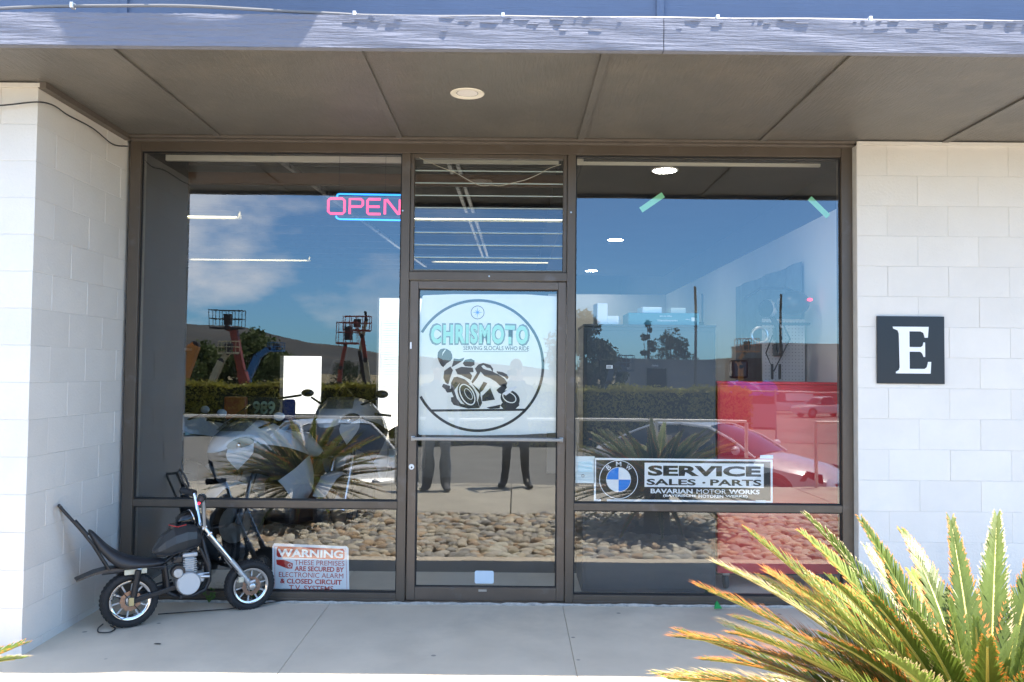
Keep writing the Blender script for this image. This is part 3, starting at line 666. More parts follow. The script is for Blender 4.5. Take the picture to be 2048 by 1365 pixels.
MB().box(-2.629, -2.60, .17, 1.10, -.1, 3.95).build('inner_lining', M_DWALL, iw)  # dark sheet added over the pale inner blocks so this corner stays dim
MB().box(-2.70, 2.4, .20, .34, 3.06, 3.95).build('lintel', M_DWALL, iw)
rwall = thing('office_wall', 'white painted inner wall along the right side of the shop', 'wall', (0, 0, 0))
MB().box(2.36, 2.6, .33, 13, -.05, 2.72).build('side_panel', M_IWALL, rwall)
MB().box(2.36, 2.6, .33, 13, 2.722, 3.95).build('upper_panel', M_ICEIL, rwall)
MB().box(.55, 2.355, 7.5, 7.65, -.05, 2.72).build('back_panel', M_IWALL, rwall)
MB().box(2.34, 2.358, 4.9, 4.915, 1.2, 2.5).build('wire_mould', M_DWALL, rwall)
MB().box(2.32, 2.358, 4.85, 4.95, 1.95, 2.15).build('switch_box', M_DWALL, rwall)
oc = thing('office_ceiling', 'dark lowered ceiling panel holding the round downlights', 'ceiling', (0, 0, 3.02))
MB().box(.50, 2.35, .35, 7.6, 0, .05).build('panel', M_ICEIL, oc)
M_JOIST = mat('grey_joist', (.17, .16, .145), .8, var=.15, vscale=3)
jt = thing('ceiling_joists', 'row of dark joists under the shop ceiling', 'joists', (0, 0, 3.78))
for k in range(16): MB().box(-9, .48, 1.0+k*.75, 1.06+k*.75, -.12, .16).build('joist', M_JOIST, jt)
tag(MB().box(-3.4, 1.35, 2.05, 2.12, 3.20, 3.30).build('wood_beam', mat('brown_wood', (.16, .085, .045), .7, var=.2, vscale=3, vstretch=(.3,3,3))), 'brown wooden beam running across behind the window tops', 'beam')
M_LAMP = mat('fluorescent_glow', (.9,.9,.8), .4, emit=(1, .90, .62), es=5.0); M_HOUS = mat('lamp_housing', (.5,.46,.36), .5)
flo = None
FL = [(-4.75,-3.45,4.9,3.42,'lit fluorescent strip in the nearer row, far left of the shop'), (-1.25,.72,4.9,3.42,'lit fluorescent strip in the nearer row seen through the louvres'),
      (-5.55,-3.55,9.0,3.42,'lit fluorescent strip in the farther row, left window'), (-1.36,.8,9.0,3.42,'lit fluorescent strip in the farther row seen low in the louvres')]
for x0, x1, y, z, lab in FL:
    t = thing('strip_light', lab, 'light', ((x0+x1)/2, y, z), 0, 'fluorescent strip lights'); hl = (x1-x0)/2
    MB().tube([(-hl, 0, 0), (hl, 0, 0)], .019, 8).build('tube', M_LAMP, t, smooth=True)
    MB().add([(-hl-.05,-.09,-.03),(hl+.05,-.09,-.03),(hl+.05,0,.06),(-hl-.05,0,.06),(hl+.05,.09,-.03),(-hl-.05,.09,-.03)], [(0,1,2,3),(3,2,4,5)]).build('reflector', M_HOUS, t)
    for x in (-hl*.7, hl*.7): MB().tube([(x, 0, .06), (x, 0, .5)], .004, 5).build('hanger', M_JOIST, t)
M_DL = mat('downlight_glow', (.9,.9,.85), .4, emit=(1, .95, .85), es=28)
for y, r, lab in ((.62,.085,'lit round downlight nearest the glass, by the green tape'), (3.95,.085,'lit round downlight in the middle of its row, right window'), (6.9,.085,'lit round downlight farthest back, right window')):
    d = y+5.6; t = thing('downlight', lab, 'light', (.76*1.52*(1 if y > 1 else .97), y, 3.015), 0, 'round downlights in the shop ceiling')
    MB().lathe((0,0,0), (0,0,-1), [(0,.004),(r,.003)], 32, cap=False).build('lens', M_DL, t); MB().torus((0,0,0), (0,0,1), r+.008, .008, 32, 6).build('trim_ring', M_WHITEPL, t, smooth=True)
# struts along the ceiling
M_STRUT = mat('galvanised_strut', (.42,.40,.36), .45, metal=.5, dirt=(.08,.07,.06), dscale=8, dthr=(.52,.6))
us = thing('strut_channel', 'pair of pale strut channels running back under the shop ceiling', 'strut', (-.66, 0, 3.66))
for dx in (-.045, .045): MB().beam((dx, 1.0, 0), (dx*1+.15, 10.5, 0), .04, .04).build('channel', M_STRUT, us)
us = thing('strut_channel', 'single pale conduit slanting back across the left window', 'strut', (-2.45, 0, 3.6)); MB().beam((0, 1.2, 0), (.8, 10.5, -.1), .05, .04).build('channel', M_STRUT, us)
us = thing('header_light_bar', 'pale horizontal rail just inside the window tops', 'rail', (0, .40, 2.965))
MB().box(-2.50, -.80, 0, .03, .035, .075).build('rail', mat('pale_rail', (.62,.58,.50), .5), us); MB().box(-.65, .32, 0, .03, .035, .075).build('rail', MATS['pale_rail'], us); MB().box(.45, 2.2, 0, .03, .035, .075).build('rail', MATS['pale_rail'], us)

# dark cabinet, boxes and red tool chest behind the right window
M_CAB = mat('charcoal_steel_cabinet', (.03,.034,.04), .45, var=.1, vscale=2)
cab = thing('cabinet', 'tall charcoal steel cabinet standing with its back to the right window', 'cabinet', (.95, .32, -.025))
MB().box(-.45, .48, 0, .5, .0, 1.855).build('carcass', M_CAB, cab, bevel=.004); MB().box(-.43, .46, -.006, -.0005, .03, 1.83).build('back_panel', M_CAB, cab, bevel=.003)
MB().box(-.452, .482, -.008, .505, 1.856, 1.872).build('top_panel', M_CAB, cab, bevel=.002)
zc = 1.848
def carton(x0, x1, y0, y1, h, lab, m, z=zc, rz=0):
    o = MB().box(-(x1-x0)/2, (x1-x0)/2, -(y1-y0)/2, (y1-y0)/2, 0, h).build('carton', m, bevel=.003, loc=((x0+x1)/2, (y0+y1)/2, z)); o.rotation_euler = (0,0,rz)
    return tag(o, lab, 'box', 'boxes on the dark cabinet')
CT_W = mat('white_carton', (.85,.86,.87), .6); CT_T = mat('teal_carton', (.055,.20,.25), .6, var=.05, vscale=6)
ix = lambda px: (px-1024)*5.95/1700
carton(ix(1193), ix(1214), .35, .50, .150, 'tall narrow white box at the left end of the cabinet top', CT_W, rz=.1)
carton(ix(1218), ix(1242), .36, .46, .062, 'small low white box beside the tall white box', CT_W, rz=-.25)
big = carton(ix(1258), ix(1401), .345, .66, .085, 'long teal paper carton lying upside down on the cabinet', CT_T)
carton(ix(1286), ix(1326), .40, .55, .044, 'white box on the teal carton, left one', CT_W, z=zc+.086, rz=.12)
carton(ix(1346), ix(1377), .40, .55, .040, 'cream box on the teal carton, right one', mat('cream_carton', (.62,.60,.50), .6), z=zc+.086)
MT = mat('pale_print', (.55,.62,.66), .6)
lxc = (ix(1258)+ix(1401))/2; ly = .345-.5*(.345+.66)-.0012
for s, px, dz, w, h in (('HAMMERMILL', 1336, .030, .145, .012), ('Paper for Life', 1333, .062, .085, .012), ('Copy', 1378, .04, .034, .010)):
    text('carton_print', s, MT, big, ix(px)-lxc, dz, w, h, ly, bold=.02, rot=pi)
MB().box(ix(1385)-lxc, ix(1392)-lxc, ly, ly+.0008, .028, .054).build('print_square', MT, big)
M_REDP = mat('red_powder_coat', (.60,.02,.03), .35, var=.05, vscale=3)
tcst = thing('tool_chest', 'large red tool chest on casters behind the right window', 'tool chest', (1.98, .42, -.025))
MB().box(-.515, .36, 0, .55, .12, 1.46).build('body', M_REDP, tcst, bevel=.008); MB().box(-.52, .365, -.008, .555, 1.461, 1.478).build('lid', M_REDP, tcst, bevel=.004)
MB().box(-.50, .345, -.004, -.0005, .14, .40).build('skirt_panel', M_REDP, tcst, bevel=.003); MB().box(-.50, .345, -.004, -.0005, .42, 1.44).build('back_panel', M_REDP, tcst, bevel=.003)
for x, y in ((-.44,.07),(.29,.07),(-.44,.48),(.29,.48)):
    w_ = MB().lathe((x-.015, y, .052), (1,0,0), [(.02,0),(.05,.002),(.052,.008),(.052,.024),(.05,.03),(.02,.032)], 18).build('caster', M_TYRE, tcst, smooth=True)
    MB().box(x-.022, x+.022, y-.03, y+.03, .098, .119).build('fork', M_STEEL, w_)
pg = thing('pegboard', 'white perforated tool board on the right inner wall', 'tool board', (2.02, 1.15, 1.45))
M_PEG = mat('white_pegboard', (.62,.62,.60), .5)
MB().box(-.02, .32, 0, .015, .0, .50).build('board', M_PEG, pg)
hol = MB()
for i in range(12):
    for j in range(18): hol.box(.004+i*.0265, .009+i*.0265, -.0012, -.0003, .015+j*.027, .020+j*.027)
o = hol.build('holes', M_INK, pg); o['kind'] = 'stuff'
for z in (.33, .20):
    t_ = MB().box(.06, .13, -.05, -.002, z, z+.10).build('caliper', M_BLACKPL, pg, bevel=.008); MB().box(.075, .12, -.054, -.0505, z+.03, z+.075).build('face', M_STEEL, t_)
for x in (.045, .105): MB().box(x, x+.018, -.02, -.002, .02, .14).build('tool_handle', M_BLACKM, pg, bevel=.003)
MB().box(-.26, -.13, .0, .12, .02, .17).build('tool_case', M_BLACKPL, pg, bevel=.02)
# motor-scooter front hanging high by the right wall, and banner
bn = thing('wall_banner', 'grey blue cloth banner hung on the right inner wall', 'banner', (2.345, 0, 0))
m = MB(); n = 14
for i in range(n+1):
    y = 1.2+2.1*i/n
    for z in (1.15, 2.42-.0*i): m.v.append((-.01-.02*sin(i*1.3), y, z))
for i in range(n): m.f.append((2*i, 2*i+2, 2*i+3, 2*i+1))
m.build('cloth', mat('grey_banner', (.11,.15,.19), .8, var=.35, vscale=2.5), bn)
dm = thing('display_engine', 'black and chrome motorcycle front end displayed high by the right wall', 'motorcycle part', (2.02, .95, 2.03))
MB().ball((0.16,0,.03), (.12,.16,.10), 16, 10).build('headlamp_shell', M_BLACKPL, dm, smooth=True)
MB().lathe((-.02,-.04,-.02), (-.8,-.6,0), [(.0,0),(.065,.01),(.075,.04),(.07,.07)], 20).build('chrome_lamp', M_CHROME, dm, smooth=True)
MB().ball((.25,-.12,.05), (.02,.02,.012), 8, 6).build('tail_lamp', mat('red_lens', (.5,.01,.02), .2, emit=(1,.02,.05), es=1.5), dm, smooth=True)
MB().tube([(0,0,-.08),(.05,.02,-.16),(.06,.02,-.36)], .022, 8).build('stem', M_BLACKM, dm, smooth=True)
MB().torus((-.10,.0,-.22), (.5,1,0), .06, .012, 24, 8).build('mirror', M_STEEL, dm, smooth=True)
MB().tube([(-.22,0,.06),(-.1,.0,.14),(.1,0,.15),(.26,.02,.08)], .012, 8).build('handlebar', M_BLACKM, dm, smooth=True)
MB().tube([(.05,-.05,-.1),(.12,-.05,-.25),(.0,-.03,-.5),(-.06,-.03,-.36),(-.01,-.04,-.22)], .006, 6).build('cable_loop', M_BLACKM, dm, smooth=True)
MB().beam((-.12,.02,-.13),(.30,.02,-.13), .02, .02).build('bracket', M_BLACKM, dm)

# left side interior: red panel, white tank, toolbox, extinguisher
rp = thing('red_wall_panel', 'dull red board low on the back wall at far left inside', 'panel', (-6.9, 6.2, .4)); MB().box(0, 2.0, 0, .05, 0, 1.35).build('board', mat('dull_red', (.30,.03,.03), .6), rp)
tk = thing('white_bin', 'white plastic storage bin in front of the dull red board', 'bin', (-5.5, 5.4, -.02)); MB().box(-1.0, .55, 0, .6, 0, 1.42).build('body', M_WHITEPL, tk, bevel=.08); MB().box(-1.02, .57, -.02, .62, 1.425, 1.46).build('lid', M_WHITEPL, tk, bevel=.01)
bb = thing('black_toolbox', 'long black toolbox with yellow stripe on a high shelf at far left', 'toolbox', (-4.9, 5.2, 1.78)); MB().box(-.35, .60, 0, .3, 0, .22).build('body', M_BLACKPL, bb, bevel=.01); MB().box(-.35, .60, -.006, -.001, .02, .05).build('stripe', mat('yellow_stripe', (.45,.38,.02), .5), bb)
MB().box(-.5, .7, -.05, .35, -.03, -.001).build('shelf', M_JOIST, bb)
fe = thing('fire_extinguisher', 'small red fire extinguisher behind the bikes at far left', 'extinguisher', (-3.55, 2.7, .98)); MB().lathe((0,0,0), (0,0,1), [(.05,0),(.06,.02),(.06,.25),(.04,.30),(.02,.32)], 16).build('cylinder', mat('extinguisher_red', (.5,.02,.01), .3), fe, smooth=True)
MB().box(-.03, .05, -.012, .012, .325, .36).build('handle', M_BLACKM, fe); MB().box(-.2, .25, -.15, .2, -.04, -.002).build('shelf', M_JOIST, fe)
wk = thing('workbench', 'dark workbench deep inside behind the door', 'workbench', (-.3, 7.5, -.02)); MB().box(-1.2, 1.1, 0, .7, .86, .92).build('top', M_DWALL, wk)
for x in (-1.15, 1.02): MB().box(x, x+.07, .05, .65, 0, .859).build('leg', M_BLACKM, wk)

# ------------------------------------------------------------------ motorcycles inside
M_BW = mat('white_fairing', (.50,.53,.57), .18, coat=.6); M_LENS = mat('headlight_lens', (.10,.11,.12), .08, metal=.3); M_SCREEN = glass_mat('windscreen', .10, (.55,.56,.55), wav=0)
def motorcycle(name, label, loc, rz, tall=False, m=M_BW):
    t = thing(name, label, 'motorcycle', loc, rz, 'motorcycles parked inside the shop')
    wb_ = .72
    for x in (-wb_, wb_):
        w_ = MB().torus((x,0,.31), (0,1,0), .245, .065, 40, 10).build('wheel', M_TYRE, t, smooth=True)
        MB().lathe((x,-.02,.31), (0,1,0), [(.19,-.01),(.19,.05)], 30, cap=False).build('rim', M_BLACKM, w_, smooth=True)
        q = MB()
        for k in range(5): a = 2*pi*k/5; q.beam((x+.03*cos(a),0,.31+.03*sin(a)), (x+.19*cos(a),0,.31+.19*sin(a)), .02, .03, up=(0,1,0))
        q.build('spokes', M_BLACKM, w_)
        MB().lathe((x,.05 if x > 0 else -.05,.31), (0,1,0), [(.05,0),(.15,0),(.15,.004),(.05,.004)], 24).build('brake_disc', M_STEEL, w_)
    for s in (-1, 1): MB().tube([(wb_,s*.09,.31),(wb_-.22,s*.09,.88)], [.028,.022], 10).build('fork_leg', M_CHROME if tall else M_BLACKM, t, smooth=True)
    # nose fairing: lofted shell
    H = .28 if tall else .12
    def ring(x, z, w, hh, n=14, low=1.0): return [(x, w*cos(2*pi*i/n), z+(hh if sin(2*pi*i/n) > 0 else hh*low)*sin(2*pi*i/n)) for i in range(n)]
    V = {'T':(1.0,0,.76),'F':(.90,0,.87),'S':(.62,0,1.02),'A':(.78,.15,.92),'B':(.55,.24,1.0),'C':(.60,.27,.83),'D':(.93,.07,.75),'G':(.82,.13,.63),'H':(.92,0,.66),'E':(.42,.29,.62),'I':(.34,.25,.36),'J':(.02,.21,.40),'K':(.12,.27,.74),'L':(.36,.22,.92)}
    q = MB(); kk = {}
    for nme, (x, y, z) in V.items():
        for s in (-1, 1): kk[nme, s] = len(q.v); q.v.append((x, s*y, z+(H if nme not in 'IJE' else H*.4)))
    for s in (-1, 1):
        for fc in ('FTDA', 'FABS', 'THGD', 'ACB', 'DGC', 'GEC', 'CEK', 'CKLB', 'EIJK'): q.f.append(tuple(kk[c, s] for c in fc))
    import bmesh as _b; fo = q.build('fairing', m, t, smooth=True); bm_ = _b.new(); bm_.from_mesh(fo.data); _b.ops.remove_doubles(bm_, verts=bm_.verts, dist=.001); bm_.to_mesh(fo.data); bm_.free(); fo.data.materials.append(M_BLACKPL); [setattr(p_, 'material_index', 1 if (i_ % 9) in (2, 5, 6) else 0) for i_, p_ in enumerate(fo.data.polygons)]; [setattr(p_, 'use_smooth', True) for p_ in fo.data.polygons]; fo.data.set_sharp_from_angle(angle=radians(80)); ms_ = fo.modifiers.new('ss', 'SUBSURF'); ms_.levels = ms_.render_levels = 2; md = fo.modifiers.new('so', 'SOLIDIFY'); md.thickness = .006
    for s in (-1, 1):
        P = lambda n, dx=-.004: Vector((V[n][0]*.985+dx, s*(V[n][1]+dx*.2), V[n][2]+H-.006))
        d_, a_, c_ = P('D'), P('A'), P('C')
        MB().add([d_, d_.lerp(a_, .80), a_.lerp(c_, .35), c_.lerp(d_, .12), c_.lerp(d_, .55)+Vector((0,0,-.01))], [(0,1,2,3,4)]).build('headlight', M_LENS, t)
        MB().ball(d_.lerp(a_, .4).lerp(c_, .30)+Vector((.004,0,0)), .022, 12, 8).build('projector_lamp', mat('lamp_chrome', (.8,.8,.8), .05, metal=1), t, smooth=True)
        mr_ = MB().ball((.56, s*.36, 1.04+H), (.02,.065,.035), 12, 8).build('mirror', M_BLACKPL if tall else m, t, smooth=True); MB().tube([(.62,s*.18,.94+H),(.56,s*.32,1.0+H)], .01, 6).build('mirror_stem', M_BLACKM, mr_)
        MB().tube([(.48,s*.08,.98),(.44,s*.24,1.0+H*.5),(.36,s*.37,.98+H*.5)], .013, 8).build('handlebar', M_BLACKM, t, smooth=True)
    # screen
    q = MB(); hs = .42 if tall else .20
    for i in range(5):
        a = (i-2)/2
        for j in range(4): b = j/3; q.v.append((.84-.30*b*(1.0 if not tall else .7)-.10*a*a, .17*a*(1-.25*b*b), .93+H*.95+hs*b))
    for i in range(4):
        for j in range(3): q.f.append((i*4+j, i*4+j+4, i*4+j+5, i*4+j+1))
    q.build('windscreen', M_SCREEN, t, smooth=True)
    MB().loft([ring(.44,.86,.10,.08), ring(.25,.92,.16,.12,low=1.2), ring(.0,.90,.15,.11,low=1.2), ring(-.14,.82,.11,.05)]).build('tank', m, t, smooth=True)
    MB().loft([ring(-.12,.80,.12,.05), ring(-.4,.80,.15,.05), ring(-.62,.86,.14,.05), ring(-.8,.92,.10,.04)]).build('seat', M_SEAT, t, smooth=True)
    MB().loft([ring(-.4,.72,.12,.06), ring(-.75,.82,.11,.06), ring(-1.0,.93,.05,.03)]).build('tail_fairing', m, t, smooth=True)
    MB().box(-.18,.28,-.17,.17,.24,.62).build('engine', M_BLACKM, t, bevel=.05); MB().tube([(-.72,-.12,.31),(-.1,-.12,.40)], .03, 8).build('swingarm', M_BLACKM, t)
    MB().loft([ring(.72+.28,.47,.06,.01), ring(.85,.60,.085,.02), ring(.70,.63,.085,.02), ring(.48,.56,.07,.015)]).build('front_mudguard', m, t, smooth=True)
    MB().tube([(.2,-.16,.3),(-.3,-.17,.25),(-.5,-.2,.35),(-.82,-.22,.5)], [.03,.035,.05,.055], 10).build('exhaust', M_STEEL, t, smooth=True)
    return t
motorcycle('sport_motorcycle', 'white sport motorcycle in the middle, angled towards the left window', (-1.80, 1.72, -.02), radians(-125))
motorcycle('sport_motorcycle', 'dim white sport motorcycle farthest left, behind the pier reflection', (-2.75, 2.75, -.02), radians(-125))
motorcycle('touring_motorcycle', 'tall white touring motorcycle with clear screen near the door', (-1.35, 2.5, -.02), radians(-105), tall=True)
np_ = thing('number_board', 'dark race number plate reading 989 on a dirt bike front', 'number plate', (-2.42, 2.7, 1.12))
MB().prism([(-.13,-.07),(.13,-.09),(.16,.06),(.12,.12),(-.12,.12),(-.16,.05)], 0, .008).build('plate', M_BLACKPL, np_)
text('digits', '989', mat('pale_green_digit', (.35,.45,.30), .5), np_, 0, .015, .22, .13, -.002, bold=.03)
MB().box(-.40, -.17, .01, .05, -.1, .12).build('orange_shroud', mat('orange_plastic', (.4,.07,.01), .4), np_, bevel=.03); MB().box(.17, .30, .01, .06, -.12, .1).build('blue_shroud', mat('blue_plastic', (.01,.03,.22), .4), np_, bevel=.03)
MB().tube([(-.35,.06,.14),(-.1,.05,.1),(.1,.05,.1),(.35,.06,.14)], .012).build('handlebar', M_BLACKM, np_)
for x in (-.09, .09): MB().tube([(x,.05,.1),(x+.05,-.1,-1.05)], .022).build('fork_leg', M_BLACKM, np_)
MB().torus((.05,-.12,-.80), (1,.2,0), .26, .05, 32, 8).build('wheel', M_TYRE, np_, smooth=True)

# ------------------------------------------------------------------ the mini chopper outside
def mini_bike():
    t = thing('mini_bike', 'black mini chopper with tall bars and sissy bar leaning by the left window', 'mini bike', (-2.285, -.50, -.046), atan2(.40, .60))
    t.rotation_euler.x = radians(0)
    def wheel(x, r, nm):
        w_ = MB().torus((x,0,r), (0,1,0), r-.027, .027, 48, 14, flat=1.5).build(nm, M_TYRE, t, smooth=True)
        kn = MB()
        for k in range(40):
            a = 2*pi*k/40
            for s, off in ((-1, 0), (0, .5), (1, 0)):
                aa = a+off*2*pi/40; ce = Vector((x+cos(aa)*(r-.004-abs(s)*.010), s*.026, r+sin(aa)*(r-.004-abs(s)*.010)))
                Mx = Matrix.Rotation(-aa, 3, 'Y'); kn.obox(ce, (.012, .018, .013), Mx)
        kn.build('tread_knobs', M_TYRE, w_)
        R = r-.052
        MB().lathe((x,-.036,r), (0,1,0), [(R-.012,0.006),(R-.004,0),(R+.004,.0),(R+.004,.072),(R-.004,.072),(R-.012,.066),(R-.014,.036),(R-.012,0.006)], 56, cap=False).build('rim', M_CHROME, w_, smooth=True)
        for k in range(10):
            a = 2*pi*(k+.3)/10; d = Vector((cos(a), 0, sin(a))); c = Vector((x, -.012, r))
            MB().beam(c+d*.028, c+d*(R-.008), .010, .009, up=(0,1,0)).build('spoke', M_ALU, w_)
        MB().lathe((x,-.035,r), (0,1,0), [(.010,-.006),(.026,0),(.028,.01),(.028,.06),(.024,.07)], 20).build('hub', M_ALU, w_, smooth=True)
        dk = MB(); n = 48; k0 = 0
        for i in range(n):
            a = 2*pi*i/n; ro = .058+(.003 if i % 4 < 2 else -.001)
            for rr, yy in ((ro,-.040),(.034,-.040),(.034,-.043),(ro,-.043)): dk.v.append((x+rr*cos(a), yy, r+rr*sin(a)))
        for i in range(n):
            a, b = i*4, ((i+1)%n)*4
            for j in range(4): dk.f.append((a+j, b+j, b+(j+1)%4, a+(j+1)%4))
        dk.build('brake_disc', mat('copper_disc', (.30,.20,.15), .35, metal=.8), w_)
        return w_
    wheel(0, .165, 'rear_wheel'); wheel(.72, .160, 'front_wheel')
    tb = lambda nm, pts, r, m=M_BLACKM, n=10: MB().tube(pts, r, n).build(nm, m, t, smooth=True)
    # frame
    tb('frame_tube', [(.19,-.035,.36),(.205,-.04,.26),(.21,-.04,.185),(.26,-.04,.155),(.36,-.04,.15),(.43,-.04,.175),(.455,-.04,.23),(.455,-.035,.32),(.43,-.02,.42),(.41,0,.52)], .0135)
    tb('frame_tube', [(.19,.035,.36),(.205,.04,.26),(.21,.04,.185),(.26,.04,.155),(.36,.04,.15),(.43,.04,.175),(.455,.04,.23),(.455,.035,.32),(.43,.02,.42),(.41,0,.52)], .0135)
    tb('backbone', [(-.10,0,.345),(.05,0,.35),(.19,0,.36),(.30,0,.44),(.41,0,.53)], .014)
    tb('frame_tube', [(.455,-.035,.30),(.40,-.03,.43)], .010); tb('seat_rail', [(-.16,-.04,.345),(.04,-.04,.35),(.19,-.04,.345)], .010); tb('seat_rail', [(-.16,.04,.345),(.04,.04,.35),(.19,.04,.345)], .010)
    for s in (-1, 1): MB().beam((0,s*.052,.160),(.26,s*.045,.215), .016, .030).build('swingarm', M_BLACKM, t, bevel=.004)
    tb('headstock', [(.400,0,.500),(.425,0,.565)][::-1], .019)
    # shock
    tb('shock', [(.035,-.066,.345),(.012,-.062,.19)], .0185, M_BLACKM, 14)
    MB().torus((.04,-.062,.362), (0,1,0), .012, .006, 16, 8).build('shock_eye', M_STEEL, t, smooth=True)
    MB().beam((.0,-.075,.165),(.0,-.045,.165), .028, .05).build('axle_block', mat('brass_block', (.5,.42,.22), .4, metal=.5), t, bevel=.003)
    MB().box(-.040,.085,-.0555,-.045,.322,.352).build('plate_bracket', mat('cream_plate', (.62,.58,.44), .5, var=.1, vscale=60), t, bevel=.002)
    # seat
    def sec(x, zb, zt, w): return [(x,-w,zb),(x,-w*1.02,zb+(zt-zb)*.55),(x,-w*.7,zt-.004),(x,0,zt+.003),(x,w*.7,zt-.004),(x,w*1.02,zb+(zt-zb)*.55),(x,w,zb),(x,0,zb-.004)]
    secs = [sec(-.235,.585,.605,.03), sec(-.215,.54,.600,.055), sec(-.175,.475,.555,.068), sec(-.13,.42,.505,.075), sec(-.085,.372,.468,.082), sec(-.03,.352,.438,.085), sec(.04,.350,.415,.082), sec(.11,.352,.400,.07), sec(.175,.358,.392,.055), sec(.20,.362,.384,.035)]
    MB().loft(secs).build('seat', M_SEAT, t, smooth=True, sub=2)
    # sissy bar
    for s in (-1, 1): tb('sissy_bar', [(-.12,s*.045,.36),(-.20,s*.045,.50),(-.27,s*.045,.60),(-.385,s*.045,.745)], .009)
    tb('sissy_crossbar', [(-.386,-.05,.748),(-.386,.05,.748)], .010)
    tb('sissy_pad', [(-.245,-.047,.575),(-.315,-.047,.665)], .014)
    # tail flap
    MB().loft([[(-.295,-.045,.315),(-.295,.045,.315),(-.295,.045,.322),(-.295,-.045,.322)],[(-.20,-.05,.342),(-.20,.05,.342),(-.20,.05,.356),(-.20,-.05,.356)],[(-.12,-.05,.352),(-.12,.05,.352),(-.12,.05,.370),(-.12,-.05,.370)],[(0,-.045,.348),(0,.045,.348),(0,.045,.356),(0,-.045,.356)]]).build('rear_fender', M_BLACKPL, t, smooth=True)
    # tank
    def tsec(x, zb, zt, w): return [(x,-w*.8,zb),(x,-w,zb+(zt-zb)*.4),(x,-w*.92,zb+(zt-zb)*.72),(x,-w*.4,zt),(x,w*.4,zt),(x,w*.92,zb+(zt-zb)*.72),(x,w,zb+(zt-zb)*.4),(x,w*.8,zb)]
    MB().loft([tsec(.125,.425,.450,.03), tsec(.15,.405,.488,.055), tsec(.185,.405,.535,.075), tsec(.24,.425,.572,.088), tsec(.31,.440,.590,.088), tsec(.37,.452,.575,.07), tsec(.405,.468,.535,.04)]).build('tank', mat('black_tank_paint', (.03,.032,.034), .38), t, bevel=.006)
    tb('tank_seam', [(.13,-.06,.43),(.20,-.083,.418),(.30,-.09,.44),(.39,-.06,.462)], .004)
    MB().lathe((.24,0,.585), (0,0,1), [(.026,-.02),(.026,.006),(.02,.012)], 20).build('fuel_cap', M_BLACKPL, t, smooth=True)
    # engine
    for k in range(8):
        z = .278+k*.0135; MB().box(.295,.375,-.050,.040,z,z+.0055).build('cooling_fin', M_ALU, t, bevel=.001)
    MB().box(.305,.365,-.040,.030,.265,.385).build('cylinder_barrel', M_ALU, t, bevel=.006); MB().box(.290,.380,-.052,.042,.387,.415).build('cylinder_head', M_ALU, t, bevel=.008)
    MB().tube([(.335,-.03,.415),(.350,-.055,.432),(.372,-.055,.425)], .007, 8).build('spark_plug', M_BLACKM, t, smooth=True)
    MB().lathe((.325,-.078,.232), (0,1,0), [(.060,0),(.070,.006),(.073,.014),(.073,.09),(.06,.12)], 36).build('crankcase', M_ALU, t, smooth=True)
    MB().lathe((.325,-.083,.232), (0,1,0), [(.02,0.002),(.064,.0),(.066,.006)], 36).build('case_cover', mat('pale_case', (.56,.56,.55), .5), t, smooth=True)
    MB().lathe((.262,-.075,.302), (0,1,0), [(.024,-.004),(.028,0),(.028,.012)], 24).build('starter_cap', M_ALU, t, smooth=True); MB().lathe((.264,-.068,.306), (0,1,0), [(.04,0),(.042,.004),(.042,.04)], 24).build('starter_housing', M_BLACKPL, t, smooth=True)
    MB().box(.355,.425,-.055,.03,.225,.285).build('gearbox', M_ALU, t, bevel=.012); MB().tube([(.40,-.05,.262),(.452,-.055,.258)], .011, 10).build('carburettor', M_STEEL, t, smooth=True)
    MB().tube([(.40,-.05,.280),(.450,-.055,.279)], .004, 8).build('bolt', M_STEEL, t); MB().box(.24,.30,-.03,.03,.35,.40).build('air_box', M_BLACKPL, t, bevel=.01)
    tb('exhaust_pipe', [(.36,.03,.36),(.42,.05,.30),(.40,.06,.20),(.25,.06,.17)], .011); tb('chain_guard', [(.03,.05,.20),(.25,.05,.24)], .006)
    tb('foot_peg', [(.27,-.05,.165),(.27,-.12,.165)], .008); tb('foot_peg', [(.27,.05,.165),(.27,.12,.165)], .008)
    tb('cable', [(.40,-.03,.50),(.30,-.06,.44),(.22,-.07,.36),(.15,-.06,.33)], .003); tb('cable', [(-.11,-.05,.18),(-.06,-.06,.24),(.05,-.06,.10),(-.05,-.07,.07),(-.12,-.06,.13)], .0025)
    tb('wiring', [(.20,-.06,.60),(.25,-.08,.585),(.30,-.085,.597)], .003, mat('red_wire', (.35,.02,.02), .5))
    # fork
    a0, a1 = Vector((.405,0,.575)), Vector((.72,0,.160)); d = (a1-a0)
    for s in (-1, 1):
        MB().tube([a0+Vector((0,s*.052,0)), a0+d*.60+Vector((0,s*.052,0))], .0125, 14).build('fork_tube', M_CHROME, t, smooth=True)
        MB().tube([a0+d*.56+Vector((0,s*.052,0)), a0+d*.60+Vector((0,s*.052,0)), a1+Vector((0,s*.052,0))], [.016,.0185,.0185], 14).build('fork_slider', M_ALU, t, smooth=True)
        MB().lathe((.72, s*.052-.008, .160), (0,1,0), [(.014,-.012),(.020,-.010),(.020,.026),(.014,.028)], 18).build('axle_clamp', M_STEEL, t, smooth=True)
    for f_ in (.03, .13): MB().obox(a0+d*f_, (.035,.135,.014), Matrix.Rotation(-atan2(d.z, d.x)+pi/2, 3, 'Y')).build('triple_clamp', M_CHROME, t, bevel=.004)
    MB().tube([a0+d*.35+Vector((-.02,-.075,-.01)), a0+d*.72+Vector((-.012,-.078,-.01))], .004, 6).build('brake_hose', M_BLACKM, t)
